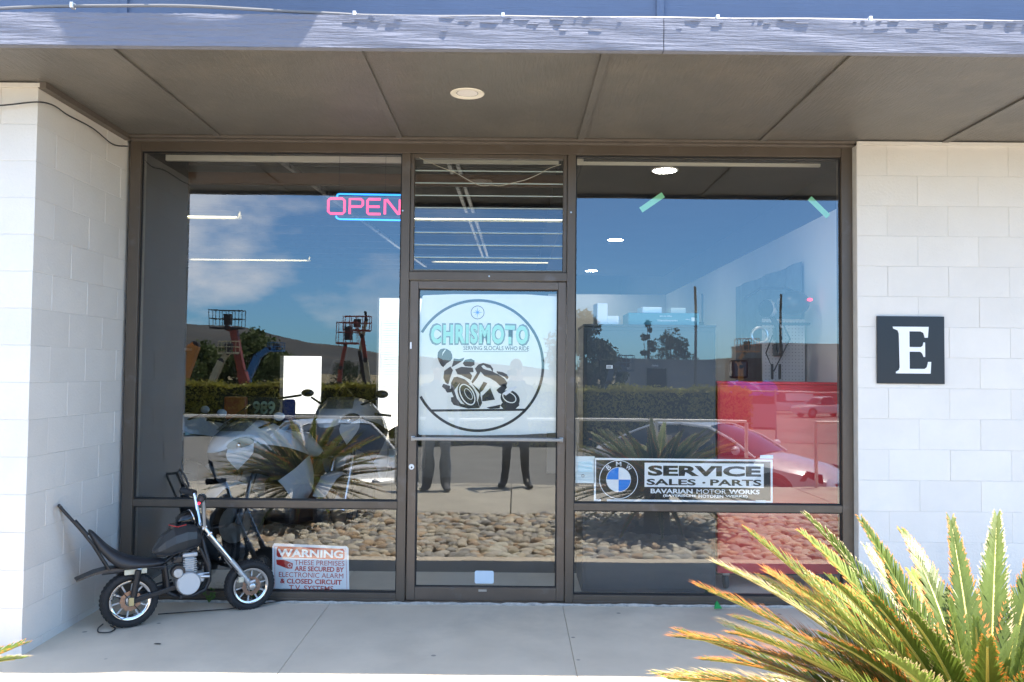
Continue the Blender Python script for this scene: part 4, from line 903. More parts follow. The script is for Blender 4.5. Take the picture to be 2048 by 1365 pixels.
    MB().box(.628,.660,-.082,-.062,.20,.232).build('caliper', mat('cream_plate2', (.6,.55,.42), .5), t, bevel=.003); MB().tube([(.70,-.07,.19),(.735,-.075,.20)], .010, 8).build('caliper', M_ALU, t)
    # bars, grips, mirror
    for s in (-1, 1):
        p = [(.415,s*.055,.565),(.405,s*.075,.64),(.395,s*.10,.73),(.388,s*.112,.755)]
        MB().tube(p, .0125, 12).build('riser_bar', M_CHROME, t, smooth=True)
        MB().tube([(.388,s*.105,.757),(.372,s*.135,.762)], .024, 14).build('lever_mount', M_BLACKPL, t, smooth=True)
        MB().tube([(.380,s*.12,.760),(.345,s*.225,.765)], [.019,.021], 14).build('grip', mat('grip_rubber', (.03,.032,.036), .6), t, smooth=True)
        MB().torus((.345,s*.225,.765), (-.3,s,0), .018, .006, 16, 6).build('grip_flange', M_BLACKM, t, smooth=True)
    MB().tube([(.37,.17,.775),(.33,.16,.83),(.30,.16,.895),(.315,.19,.905),(.345,.20,.87),(.375,.18,.79)], .007, 8).build('brake_lever', M_BLACKM, t, smooth=True)
    MB().tube([(.33,-.24,.745),(.335,-.245,.742)], .008, 8).build('red_button', MATS['red_lens'], t)
    # headlight
    MB().lathe((.30,.06,.595), (.95,.1,.28), [(.008,-.035),(.035,-.02),(.048,.01),(.052,.05),(.050,.068)], 24).build('headlight', mat('gloss_black', (.01,.01,.011), .12), t, smooth=True)
    MB().torus((.363,.066,.613), (.95,.1,.28), .050, .005, 28, 8).build('headlight_rim', M_CHROME, t, smooth=True)
    return t
mini_bike()
tag(MB().tube(smooth_path([(-2.44,-.50,-.030),(-2.43,-.58,-.032),(-2.39,-.65,-.034),(-2.33,-.64,-.034),(-2.33,-.58,-.032),(-2.38,-.53,-.030)]), .004, 6).build('floor_cable', M_BLACKM, smooth=True), 'short loop of black cable under the rear wheel of the mini bike', 'cable')
tag(MB().tube([(-2.2,-.28,-.030),(-1.95,-.20,-.029),(-1.80,-.16,-.027),(-1.62,-.05,-.022),(-1.5,.03,-.02)], .0035, 6).build('floor_cable', M_BLACKM, smooth=True), 'thin black cable lying behind the mini bike along the sill', 'cable')
tag(MB().ball((-1.98,-.82,-.042), (.022,.005,.003), 8, 4).build('debris', M_BLACKM, smooth=True), 'tiny dark strip of debris on the slab in front of the rear wheel', 'debris')

# ------------------------------------------------------------------ back of the shop and rear yard
wv = thing('rear_building', 'bright white building with blinds seen through the open back of the shop', 'building', (0, 21, 0))
M_BWH = mat('bright_white_wall', (.85,.86,.86), .6)
MB().box(-14, 9, 0, .3, -.1, 6).build('wall', M_BWH, wv)
wf = MB().box(-4.15, -3.15, -.03, -.002, .9, 3.3).build('window', M_WHITEPL, wv)
for k in range(30): MB().box(-4.05, -3.25, -.06, -.045, .98+k*.075, 1.03+k*.075).build('blind_slat', mat('blind_green', (.70,.80,.78), .6), wf)
structure(MB().box(-16, 12, 13.35, 20.99, -.4, -.04).build('rear_yard', M_WALK))

# ------------------------------------------------------------------ sago palms
M_FR = mat('palm_leaflet', (.125, .175, .030), .38, var=.25, vscale=3, trans=.30); M_FY = mat('young_palm_leaflet', (.24, .31, .07), .42, var=.2, vscale=4, trans=.35)
M_TIP = mat('dry_leaf_tip', (.60, .22, .045), .6, var=.3, vscale=20, trans=.2); M_TIPP = mat('pale_leaf_tip', (.58, .46, .27), .6, var=.2, vscale=20, trans=.2)
M_RACH = mat('palm_rachis', (.42, .36, .08), .5); M_TRUNK = mat('sago_trunk', (.12, .08, .05), .95, var=.4, vscale=25, bump=1, bscale=30)
def frond(parent, az, el, Lf, curl, mats, tipfrac, roll_=0.0, seed=0, r0_=.05):
    rnd = random.Random(seed); n = 136; m = MB(); idx = []
    hd = Vector((cos(az), sin(az), 0)); p = Vector((0,0,.0))+hd*r0_; e = el; pts = []; dirs = []
    for i in range(n+1):
        pts.append(p.copy()); d = hd*cos(e)+Vector((0,0,1))*sin(e); dirs.append(d); p = p+d*Lf/n; e -= curl/n*(.5+1.1*i/n)
    m.tube([pts[i] for i in range(0, n+1, 6)], [.0075*(1-.8*i/n)+.0012 for i in range(0, n+1, 6)], 6); idx += [2]*len(m.f)
    side0 = Vector((-sin(az), cos(az), 0))
    for i in range(5, n+1):
        tt = i/n; d = dirs[i]; s0 = side0; u = s0.cross(d)*-1
        u = d.cross(s0); u = -u if u.z < 0 else u
        Ll = .160*(min(1, (tt*3.2)**.8))*(1-.62*max(0, tt-.45)/.55)*rnd.uniform(.9, 1.06)*Lf
        fw = radians(50+22*tt+rnd.uniform(-4, 4))
        for s in (-1, 1):
            dr_ = (s0*s*cos(fw)*.86+d*sin(fw)+u*(.34+rnd.uniform(-.10,.10))).normalized(); wd = .0037*(1.1-.3*tt)
            q = pts[i]; wv_ = dr_.cross(u).normalized()*wd; k = len(m.v)
            bend = -u*Ll*.10+Vector((0,0,-Ll*.05))
            tf = tipfrac*rnd.uniform(.5, 1.4) if tipfrac else 0
            a = max(.25, 1-tf)
            P = lambda t: q+dr_*Ll*t+bend*t*t
            m.v += [tuple(P(0)-wv_), tuple(P(0)+wv_), tuple(P(.4)-wv_*1.1), tuple(P(.4)+wv_*1.1), tuple(P(a*.98)-wv_*.7), tuple(P(a*.98)+wv_*.7), tuple(P(1))]
            m.f += [(k,k+1,k+3,k+2),(k+2,k+3,k+5,k+4),(k+4,k+5,k+6)]; idx += [0, 0, 1]
    me = bpy.data.meshes.new('frond'); me.from_pydata(m.v, [], m.f)
    for mm_ in mats: me.materials.append(mm_)
    for pp_, k in zip(me.polygons, idx): pp_.material_index = k
    o = bpy.data.objects.new('frond', me); COL.objects.link(o); o.parent = parent; return o
def sago(label, loc, rz, seed, scale=1.0, hz_=.0):
    rnd = random.Random(seed); t = thing('sago_palm', label, 'palm', loc, rz, 'sago palms in the gravel bed'); t.scale = (scale,)*3
    m = MB(); prof = [(.10,-.75),(.15,-.6),(.14,-.3),(.13,-.05),(.07,.03)]; m.lathe((0,0,0), (0,0,1), prof, 18); m.build('trunk', M_TRUNK, t, smooth=True)
    k = 0
    for ringn, (num, el, cu, Ln) in enumerate(((15, -14, 22, .78), (32, 8, 14, .95), (36, 22, 18, 1.0), (34, 37, 22, .98), (24, 54, 22, .92), (12, 78, 12, .45))):
        for j in range(num):
            az = 2*pi*(j+.5*(ringn % 2)+rnd.uniform(-.3, .3))/num
            young = ringn == 5; tip = 0 if young else rnd.choice((.15, .3, .4, .5))*(1.45 if cos(az) < -.25 and ringn < 4 else .8) if ringn < 4 else .15
            mt = M_FY if young or rnd.random() < .38 else M_FR; tm = M_TIP if rnd.random() < .7 else M_TIPP
            o = frond(t, az, radians(el+rnd.uniform(-7, 7)), Ln*rnd.uniform(.85, 1.08), radians(cu+rnd.uniform(-10, 15)), (mt, tm if tip else M_FY, M_RACH), tip, 0, seed*1000+k)
            k += 1
    return t
p1 = sago('large sago palm with orange leaf tips filling the lower right corner', (1.50, -2.98, .30), 0, 3, .97)
p2 = copy_tree(p1); p2.location = (-2.20, -3.32, .30); p2.rotation_euler.z = 2.3; p2.scale = (.95,)*3; p2['label'] = 'sago palm at the lower left, only its pale frond tips in frame'
for fo_ in list(p2.children):
    if not fo_.name.startswith('frond'): continue
    Mx = Matrix.Translation(p2.location) @ Matrix.Rotation(2.3, 4, 'Z')
    nv = len(fo_.data.vertices)
    for k in (nv//3, nv//2, nv*2//3, nv-1, 17*6):
        q = Mx @ (Vector(fo_.data.vertices[k].co)*.95)
        qx, qy = 1024+1718*q.x/(5.713+q.y), 745+1718*(1.5-q.z)/(5.713+q.y)
        if (qx > -10 and qy < 1240) or qx > 95: bpy.data.objects.remove(fo_); break
# little weeds along the sill
for i, (x, y, lab) in enumerate(((-1.66, -.02, 'tiny weed growing at the sill left of the front wheel'), (-1.98, .0, 'tiny weed growing at the sill behind the mini bike'))):
    wd = thing('weed', lab, 'weed', (x, y, -.03), 0, 'weeds along the sill'); rnd = random.Random(i)
    q = MB()
    for k in range(16):
        a = rnd.uniform(0, 6.28); h = rnd.uniform(.03, .09); q.tube([(0,0,0),(cos(a)*.02,sin(a)*.012,h*.6),(cos(a)*.035,sin(a)*.02,h)], [.0018,.0014,.0005], 4)
        q.ball((cos(a)*.035, sin(a)*.02, h), (.009,.004,.006), 6, 4)
    q.build('leaves', mat('weed_green', (.08,.16,.03), .6, trans=.2), wd)
sc_ = MB(); sc_.add([(0,0,0),(.05,-.005,.004),(.058,.02,.0),(.02,.0,.055),(.035,.01,.03),(.01,.02,.03)], [(0,1,3),(1,2,4,3),(2,5,3,4),(0,3,5)])
tag(sc_.build('paper_scrap', mat('bright_green_scrap', (.03,.38,.10), .5, trans=.3), loc=(1.33, -.06, -.024)), 'crumpled bright green scrap on the slab below the right window', 'litter')

# ------------------------------------------------------------------ railing at the walkway edge
rl = thing('handrail', 'galvanised pipe handrail along the far edge of the walkway', 'railing', (0, -6.27, -.085))
M_GALV = mat('galvanised_pipe', (.66,.66,.64), .5, metal=.2)
def prail(x0, x1): MB().tube([(x0,0,.93),(x1,0,.93)], .022, 10).build('rail_pipe', M_GALV, rl, smooth=True)
prail(-9, 3.32); prail(4.3, 9)
for x in (-7.4,-5.0,-1.62,.94,2.05,3.32,4.3,6.4): MB().tube([(x,0,0),(x,0,.915)], .026, 10).build('post', M_GALV, rl, smooth=True)
ns = thing('notice_board', 'small blank grey notice plate fixed on the handrail', 'sign', (2.16, -6.24, .38)); MB().box(-.10,.10,0,.012,0,.26).build('plate', mat('grey_plate', (.34,.33,.31), .6), ns)
for z in (.05,.2): MB().lathe((0,.012,z), (0,1,0), [(.008,0),(.006,.004)], 8).build('bolt', M_STEEL, ns)

# ------------------------------------------------------------------ foliage helpers
M_TRK = mat('tree_bark', (.10,.075,.05), .9, var=.3, vscale=8)
def leaves(name, pts, size, m, parent, seed=0, kind=None):
    rnd = random.Random(seed); q = MB()
    for p in pts:
        a, b = rnd.uniform(0, 6.28), rnd.uniform(-1, 1); n_ = Vector((sqrt(1-b*b)*cos(a), sqrt(1-b*b)*sin(a), b)); u = n_.orthogonal().normalized(); v = n_.cross(u); s = size*rnd.uniform(.6, 1.4)
        c = rnd.uniform(0, 6.28); u, v = u*cos(c)+v*sin(c), v*cos(c)-u*sin(c); p = Vector(p)
        k = len(q.v); q.v += [tuple(p-u*s), tuple(p+v*s*.5), tuple(p+u*s), tuple(p-v*s*.5)]; q.f.append((k,k+1,k+2,k+3))
    me = bpy.data.meshes.new(name); me.from_pydata(q.v, [], q.f); me.materials.append(m); o = bpy.data.objects.new(name, me); COL.objects.link(o); o.parent = parent
    if kind: o['kind'] = kind
    return o
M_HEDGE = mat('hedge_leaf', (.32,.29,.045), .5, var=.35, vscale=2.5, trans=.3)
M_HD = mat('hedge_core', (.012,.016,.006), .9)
def hedge(x0, x1, y0, y1, z0, z1, label, n, seed):
    t = thing('hedge', label, 'hedge', ((x0+x1)/2, (y0+y1)/2, z0)); cx, cy = (x0+x1)/2, (y0+y1)/2; rnd = random.Random(seed)
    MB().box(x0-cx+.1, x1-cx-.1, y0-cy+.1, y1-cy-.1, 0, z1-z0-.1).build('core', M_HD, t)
    pts = []
    for _ in range(n):
        x = rnd.uniform(x0, x1); bump_ = .05*sin(x*2.1)+.04*sin(x*5.3+1); r = rnd.random()
        if r < .45: pts.append((x-cx, y1-cy-abs(rnd.gauss(0,.06))+bump_, rnd.uniform(0, z1-z0)))
        elif r < .9: pts.append((x-cx, rnd.uniform(y0, y1)-cy, z1-z0-abs(rnd.gauss(0,.05))+bump_+(.10 if rnd.random() < .04 else 0)))
        else: pts.append((x-cx, y0-cy, rnd.uniform(0, z1-z0)))
    leaves('foliage', pts, .055, M_HEDGE, t, seed); return t
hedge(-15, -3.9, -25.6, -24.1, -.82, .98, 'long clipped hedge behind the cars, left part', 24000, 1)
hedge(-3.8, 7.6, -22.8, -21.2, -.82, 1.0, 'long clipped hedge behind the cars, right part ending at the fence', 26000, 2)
def tree(label, loc, h, r, m, seed, n=5000, trunk_h=.35, squash=1.0, leaf=.16, name='tree', clumps=22):
    t = thing(name, label, 'tree', loc); rnd = random.Random(seed)
    q = MB(); q.tube([(0,0,0),(.05*r,0,h*trunk_h),(0,.05*r,h*.8)], [h*.035,h*.022,h*.006], 8)
    cs = []
    for k in range(clumps):
        a = rnd.uniform(0, 6.28); b = rnd.uniform(0, 1)**.5; zz = rnd.uniform(trunk_h+.05, .97); w_ = r*sin(pi*min(.97, max(.12, (zz-trunk_h+.12)/(1.12-trunk_h))))
        c = Vector((cos(a)*b*w_, sin(a)*b*w_, zz*h)); cs.append((c, r*rnd.uniform(.18, .36)))
        if k % 2 == 0: q.tube([(0,0,h*trunk_h*.9),tuple(c*.5+Vector((0,0,h*trunk_h*.4))),tuple(c)], [h*.014,h*.009,h*.003], 5)
    q.build('trunk', M_TRK, t, smooth=True)
    pts = []
    for _ in range(n):
        c, rr = rnd.choice(cs); d = Vector((rnd.gauss(0,1), rnd.gauss(0,1), rnd.gauss(0,1)*squash)).normalized()*rr*rnd.uniform(.6, 1.08); pts.append(tuple(c+d))
    leaves('crown', pts, leaf, m, t, seed); return t
M_T1 = mat('willow_leaf', (.09,.12,.035), .6, var=.3, vscale=.4, trans=.25); M_T2 = mat('dark_leaf', (.035,.055,.025), .6, var=.3, vscale=.5, trans=.2); M_T3 = mat('cypress_leaf', (.04,.06,.03), .6, var=.2, vscale=.5, trans=.2)
YZ = -2.0
def G_(px, d): p = R_(px, 700, d); return (p.x, p.y, YZ)
tree('broad pale green willow behind the machine yard', G_(505, 95), 7.3, 4.6, M_T1, 1, 9000, .18, clumps=40, leaf=.22)
tree('broad green tree left of the willow behind the yard', G_(405, 97), 6.3, 3.9, M_T1, 2, 6500, .18, clumps=30, leaf=.22)
tree('tall dark tree at the left edge of the right window', G_(1165, 60), 7.6, 2.6, M_T2, 3, 5200, .2, clumps=26)
tree('lower dark tree right of the tall dark one', G_(1205, 64), 5.3, 1.9, M_T2, 4, 3200, .2)
tree('slender dark cypress above the grey warehouse', G_(1294, 110), 10.4, 1.3, M_T3, 5, 3600, .1, name='cypress_tree')
tree('round topped dark tree beside the cypress', G_(1338, 108), 8.9, 3.0, M_T3, 6, 4200, .2)
tree('small dark tree far behind the white box truck', G_(700, 120), 4.6, 3.4, M_T2, 7, 2600, .1)

# ------------------------------------------------------------------ yard, hills
structure(MB().box(-90, 90, -140, -29.5, -2.6, YZ).build('lower_yard', M_LOT))
hm = MB(); D = 1800; rnd = random.Random(4)
prof = [(-900,705),(-500,690),(-200,668),(150,655),(300,653),(380,652),(450,650),(500,656),(560,672),(620,684),(680,691),(740,702),(800,712),(900,722),(1000,730),(1100,738),(1300,741),(1700,742),(2400,744),(3200,744)]
cols = []
for (a, b), (c, d) in zip(prof[:-1], prof[1:]):
    for k in range(10): cols.append((a+(c-a)*k/10, b+(d-b)*k/10+rnd.uniform(-.35, .35)))
rows = [(900, 0), (1200, .30), (1450, .62), (1650, .86), (1800, 1.0), (2200, .7), (2800, .0)]
for d, fr_ in rows:
    for i, (px, py) in enumerate(cols):
        c = R_(px, py, 1800); zt = max(0, c.z+2.2)*(fr_*(1+.12*sin(i*.33+d*.01)*(1 if 0 < fr_ < 1 else 0))) ; hm.v.append((c.x*d/1800*.7+c.x*.3, 5.75-d, -2.2+zt))
w_ = len(cols)
for j in range(len(rows)-1):
    for i in range(w_-1): hm.f.append((j*w_+i, j*w_+i+1, (j+1)*w_+i+1, (j+1)*w_+i))
structure(hm.build('hills', mat('dry_hill', (.050,.050,.046), .95, var=.45, vscale=.004, dirt=(.085,.068,.05), dscale=.003, dthr=(.5,.62)), smooth=True))

# ------------------------------------------------------------------ buildings beyond
M_GB = mat('grey_stucco', (.20,.20,.205), .85, var=.06, vscale=.5); M_GB2 = mat('taupe_stucco', (.17,.165,.15), .85, var=.08, vscale=.5); M_DRD = mat('dark_red_cladding', (.12,.04,.035), .8)
def building(label, px0, px1, py, d, depth, m, fn=None):
    a, b = R_(px0, py, d), R_(px1, py, d); t = thing('warehouse', label, 'building', (0, a.y, YZ)); H = a.z-YZ
    MB().box(a.x, b.x, -depth, 0, 0, H).build('wall', m, t); MB().box(a.x-.1, b.x+.1, -depth-.1, .1, H+.002, H+.22).build('parapet_cap', m, t)
    if fn: fn(t, a, b, H, d)
    return t
def fn1(t, a, b, H, d):
    x0, x1 = R_(1291, 700, d).x, R_(1330, 700, d).x; MB().box(x0, x1, .002, .06, 0, H-.85).build('door_recess', mat('dark_opening', (.02,.02,.022), .8), t)  # flat panel on the wall; the open doorway's inner shade is its dark colour
    MB().box(x0-.1, x0, .002, .12, 0, H-.75).build('door_frame', M_GB2, t); MB().box(x1, x1+.1, .002, .12, 0, H-.75).build('door_frame', M_GB2, t)
    for px in (1306, 1432): x = R_(px, 700, d).x; MB().box(x-.25, x+.35, .01, .5, H-.62, H-.45).build('wall_lamp', M_STEEL, t)
building('low grey stucco warehouse with a dark doorway below the cypress', 1259, 1448, 722, 90, 14, M_GB, fn1)
building('dark red low shed between the grey warehouses', 1449, 1531, 721, 100, 10, M_DRD)
def fn2(t, a, b, H, d):
    MB().box(a.x+1.2, a.x+3.2, .002, .05, 0, 2.2).build('shutter', mat('grey_shutter', (.11,.11,.11), .6), t)
    for k in range(8): MB().box(a.x+1.2, a.x+3.2, .052, .07, .15+k*.26, .2+k*.26).build('shutter_slat', M_GB2, t)
building('tall taupe warehouse at the right edge of the right window', 1532, 1900, 690, 97, 16, M_GB2, fn2)
M_DKL0 = mat('dark_crate', (.03,.02,.018), .8)
tp = thing('tarpaulin', 'crumpled blue tarpaulin in front of the dark red shed', 'tarpaulin', tuple(R_(1500, 768, 56))); rnd = random.Random(8); q = MB(); n = 14
for i in range(n+1):
    for j in range(7): q.v.append(((i/n-.5)*3.1, -.5+j*.18, (-.7+.9*sin(pi*min(1,max(0,j/6)))*(.85+.15*sin(i*.7)))+rnd.uniform(-.14,.14)))
for i in range(n):
    for j in range(6): q.f.append((i*7+j, (i+1)*7+j, (i+1)*7+j+1, i*7+j+1))
MB().box(-1.4,1.4,-.5,.6,YZ-tp.location.z,-.75).build('crate', M_DKL0, tp)
q.build('sheet', mat('blue_tarp', (.01,.05,.42), .5), tp)
for px, py, d, lab in ((1386, 575, 84, 'tall wooden utility pole in front of the grey warehouse'), (1558, 590, 90, 'second weathered utility pole by the taupe warehouse')):
    p = R_(px, py, d); t = thing('utility_pole', lab, 'pole', (p.x, p.y, YZ), 0, 'utility poles'); MB().tube([(0,0,0),(0,0,p.z-YZ)], [.16,.12], 8).build('pole', mat('grey_wood', (.13,.11,.09), .9, var=.2, vscale=3), t, smooth=True)
    MB().tube([(0,.14,p.z-YZ-3),(0,.14,p.z-YZ-3.4)], .05).build('bracket', M_STEEL, t)

# ------------------------------------------------------------------ lifts
M_ORL = mat('red_orange_lift_paint', (.28,.055,.03), .5, var=.2, vscale=2); M_ORG = mat('orange_lift_paint', (.55,.20,.03), .5, var=.15, vscale=2); M_BLL = mat('blue_lift_paint', (.04,.16,.34), .5, var=.15, vscale=2); M_CRM = mat('cream_lift_paint', (.42,.36,.22), .5, var=.15, vscale=2); M_DKL = mat('dark_lift_steel', (.035,.028,.025), .6)
def lift(label, pts, d, m, bw=.30, basket=None, mb=None, kind='cage'):
    P = [R_(px, py, d) for px, py in pts]; base = P[0]; t = thing('boom_lift', label, 'boom lift', (base.x, base.y, YZ), 0, 'boom lifts in the machine yard'); o_ = Vector((base.x, base.y, YZ))
    MB().box(-1.1,1.1,-.8,.8,.45,1.2).build('chassis', m, t, bevel=.08); MB().box(-.7,.7,-.7,.7,1.201,1.8).build('turret', mb or m, t, bevel=.1)
    for x in (-.85,.85):
        for y in (-.9,.9): MB().lathe((x,y-.15,.42), (0,1,0), [(.25,0),(.42,.02),(.42,.28),(.25,.3)], 18).build('wheel', M_TYRE, t, smooth=True)
    Q = [Vector((0,0,1.5))]+[p-o_ for p in P]
    for i, (a, b) in enumerate(zip(Q[:-1], Q[1:])):
        if (b-a).length < .3: continue
        w_ = bw*(1-.16*i); MB().beam(a, b, w_, w_).build('boom', m if i % 2 == 0 or not mb else mb, t, bevel=.01); MB().lathe(b-Vector((0,.2,0)), (0,1,0), [(w_*.5,0),(w_*.5,.4)], 12).build('pivot', M_DKL, t)
    if basket:
        c = Q[-1]; w, h = basket; q = MB(); mm2 = mb if kind == 'dark' else m
        for z in (0, h*.5, h):
            for y in (-.4, .4): q.tube([(-w/2,y,z),(w/2,y,z)], .028, 5)
            for x in (-w/2, w/2): q.tube([(x,-.4,z),(x,.4,z)], .028, 5)
        nn = max(2, int(w/.45))
        for k in range(nn+1):
            for y in (-.4, .4): q.tube([(-w/2+w*k/nn,y,0),(-w/2+w*k/nn,y,h)], .026, 5)
        fr2 = q.build('basket_rail', M_DKL if kind == 'dark' else m, t, loc=tuple(c)); MB().box(-w/2,w/2,-.42,.42,-.1,-.03).build('basket_floor', M_DKL if kind == 'dark' else m, t, loc=tuple(c)); MB().box(-.25,.25,-.3,.1,.2,h*.8).build('control_box', M_DKL, t, loc=tuple(c))
    return t
lift('tall red boom raising a dark fork carriage in the left window', [(497,768),(490,745),(472,660),(458,655)], 62, M_ORL, .75, (2.35, 1.25), M_ORL, 'dark')
lift('low orange boom at the left beside the pier reflection', [(372,765),(395,690),(378,700)], 66, M_ORG, .75)
lift('pale cream boom leaning right between the orange and red ones', [(428,768),(448,722),(462,705)], 60, M_CRM, .55, (1.3, .8), None)
lift('blue boom sloping up to the right of the tall red one', [(500,760),(520,712),(541,697),(556,700)], 68, M_BLL, .6, (1.1, .6))
lift('red boom lift with stacked cages left of the white bright wall', [(682,768),(684,735),(692,690),(697,686)], 60, M_ORL, .34, (1.5, 1.45))
lift('second red boom lift, cage a little higher and farther right', [(742,770),(735,720),(727,672),(716,660)], 62, M_ORL, .42, (2.0, 1.0), M_CRM)
lift('cream mast lift with dark arm right of the red cages', [(735,768),(722,705),(735,640),(733,625)], 64, M_CRM, .34, None, M_DKL)
lift('orange cage lift above the dark red shed in the right window', [(1478,735),(1472,722),(1484,708),(1490,704)], 78, M_ORG, .40, (2.0, 1.2))
lift('dark blue grey lift left of the grey warehouse', [(1215,768),(1222,735),(1238,728),(1250,742)], 55, mat('slate_lift', (.05,.08,.12), .6), .40, (1.0, 1.0))

# ------------------------------------------------------------------ chain-link fence
fn_ = thing('chain_link_fence', 'chain link fence seen through the red reflection at right', 'fence', (0, -23.5, -.82)); M_WIRE = mat('fence_wire', (.4,.4,.4), .5, metal=.6)
x0, x1, H = 7.7, 15.5, 1.75
q = MB(); s = .075; k = x0-H
while k < x1:
    for a, b in (((k, 0), (k+H, H)), ((k, H), (k+H, 0))):
        (xa, za), (xb, zb) = a, b
        if xa < x0: f_ = (x0-xa)/(xb-xa); za = za+(zb-za)*f_; xa = x0
        if xb > x1: f_ = (x1-xa)/(xb-xa); zb = za+(zb-za)*f_; xb = x1
        q.tube([(xa,0,za),(xb,0,zb)], .003, 3, cap=False)
    k += s
o = q.build('wire_mesh', M_WIRE, fn_); o['kind'] = 'stuff'
for x in (7.7, 9.0, 11.3, 13.6): MB().tube([(x,.03,0),(x,.03,H+.08)], .035, 8).build('post', M_WIRE, fn_, smooth=True)
MB().tube([(x0,.03,H),(x1,.03,H)], .022, 8).build('top_rail', M_WIRE, fn_)
MB().box(8.15, 9.0, .05, .07, .55, 1.35).build('blank_panel', mat('pale_panel', (.45,.42,.42), .6), fn_)

# ------------------------------------------------------------------ vehicles
M_GLS = mat('car_glass', (.015,.02,.025), .05, spec=.9); M_ARCH = mat('wheel_well', (.01,.01,.01), .9)
def paint(n, c, r=.22, metal=.0): return mat(n, c, r, metal=metal, coat=.7)
KIND = {
 'sedan': dict(body=[(2.22,.32,.46,.50,.50),(2.12,.22,.60,.67,.72),(1.85,.19,.68,.80,.83),(1.2,.19,.79,.92,.88),(.85,.19,.83,.97,.89),(0,.19,.88,.98,.90),(-1.2,.19,.92,1.0,.89),(-1.75,.21,.93,1.03,.86),(-2.1,.26,.90,1.0,.80),(-2.22,.36,.76,.82,.62)],
   top=[(.98,.93,.95,.84,.80),(.55,.96,1.22,.84,.70),(.10,.97,1.41,.84,.62),(-.45,.98,1.46,.84,.61),(-1.0,.98,1.42,.83,.60),(-1.45,1.0,1.24,.82,.64),(-1.85,1.0,1.03,.78,.74)], wb=1.30, wr=.32, roof=(2, 4)),
 'van': dict(body=[(2.7,.4,.75,.85,.75),(2.55,.3,.85,1.02,.92),(1.9,.28,1.0,1.15,.98),(1.4,.28,1.05,1.2,1.0),(-2.6,.28,1.05,1.2,1.0),(-2.7,.35,1.0,1.15,.96)],
   top=[(1.85,1.15,1.2,.94,.90),(1.2,1.18,1.9,.95,.82),(.9,1.18,2.02,.96,.80),(-2.55,1.18,2.02,.96,.80),(-2.68,1.18,1.9,.94,.80)], wb=1.75, wr=.36, roof=(1, 4)),
 'pickup': dict(body=[(2.65,.45,.75,.82,.75),(2.5,.35,.9,1.02,.90),(1.3,.32,1.0,1.12,.94),(-.6,.32,1.02,1.14,.95),(-.65,.32,1.02,1.06,.95),(-2.6,.35,1.02,1.06,.93),(-2.68,.45,.98,1.0,.9)],
   top=[(1.25,1.08,1.12,.86,.82),(.7,1.1,1.62,.87,.72),(.4,1.1,1.75,.87,.70),(-.45,1.1,1.75,.87,.70),(-.62,1.1,1.14,.86,.80)], wb=1.7, wr=.38, roof=(1, 4)),
}
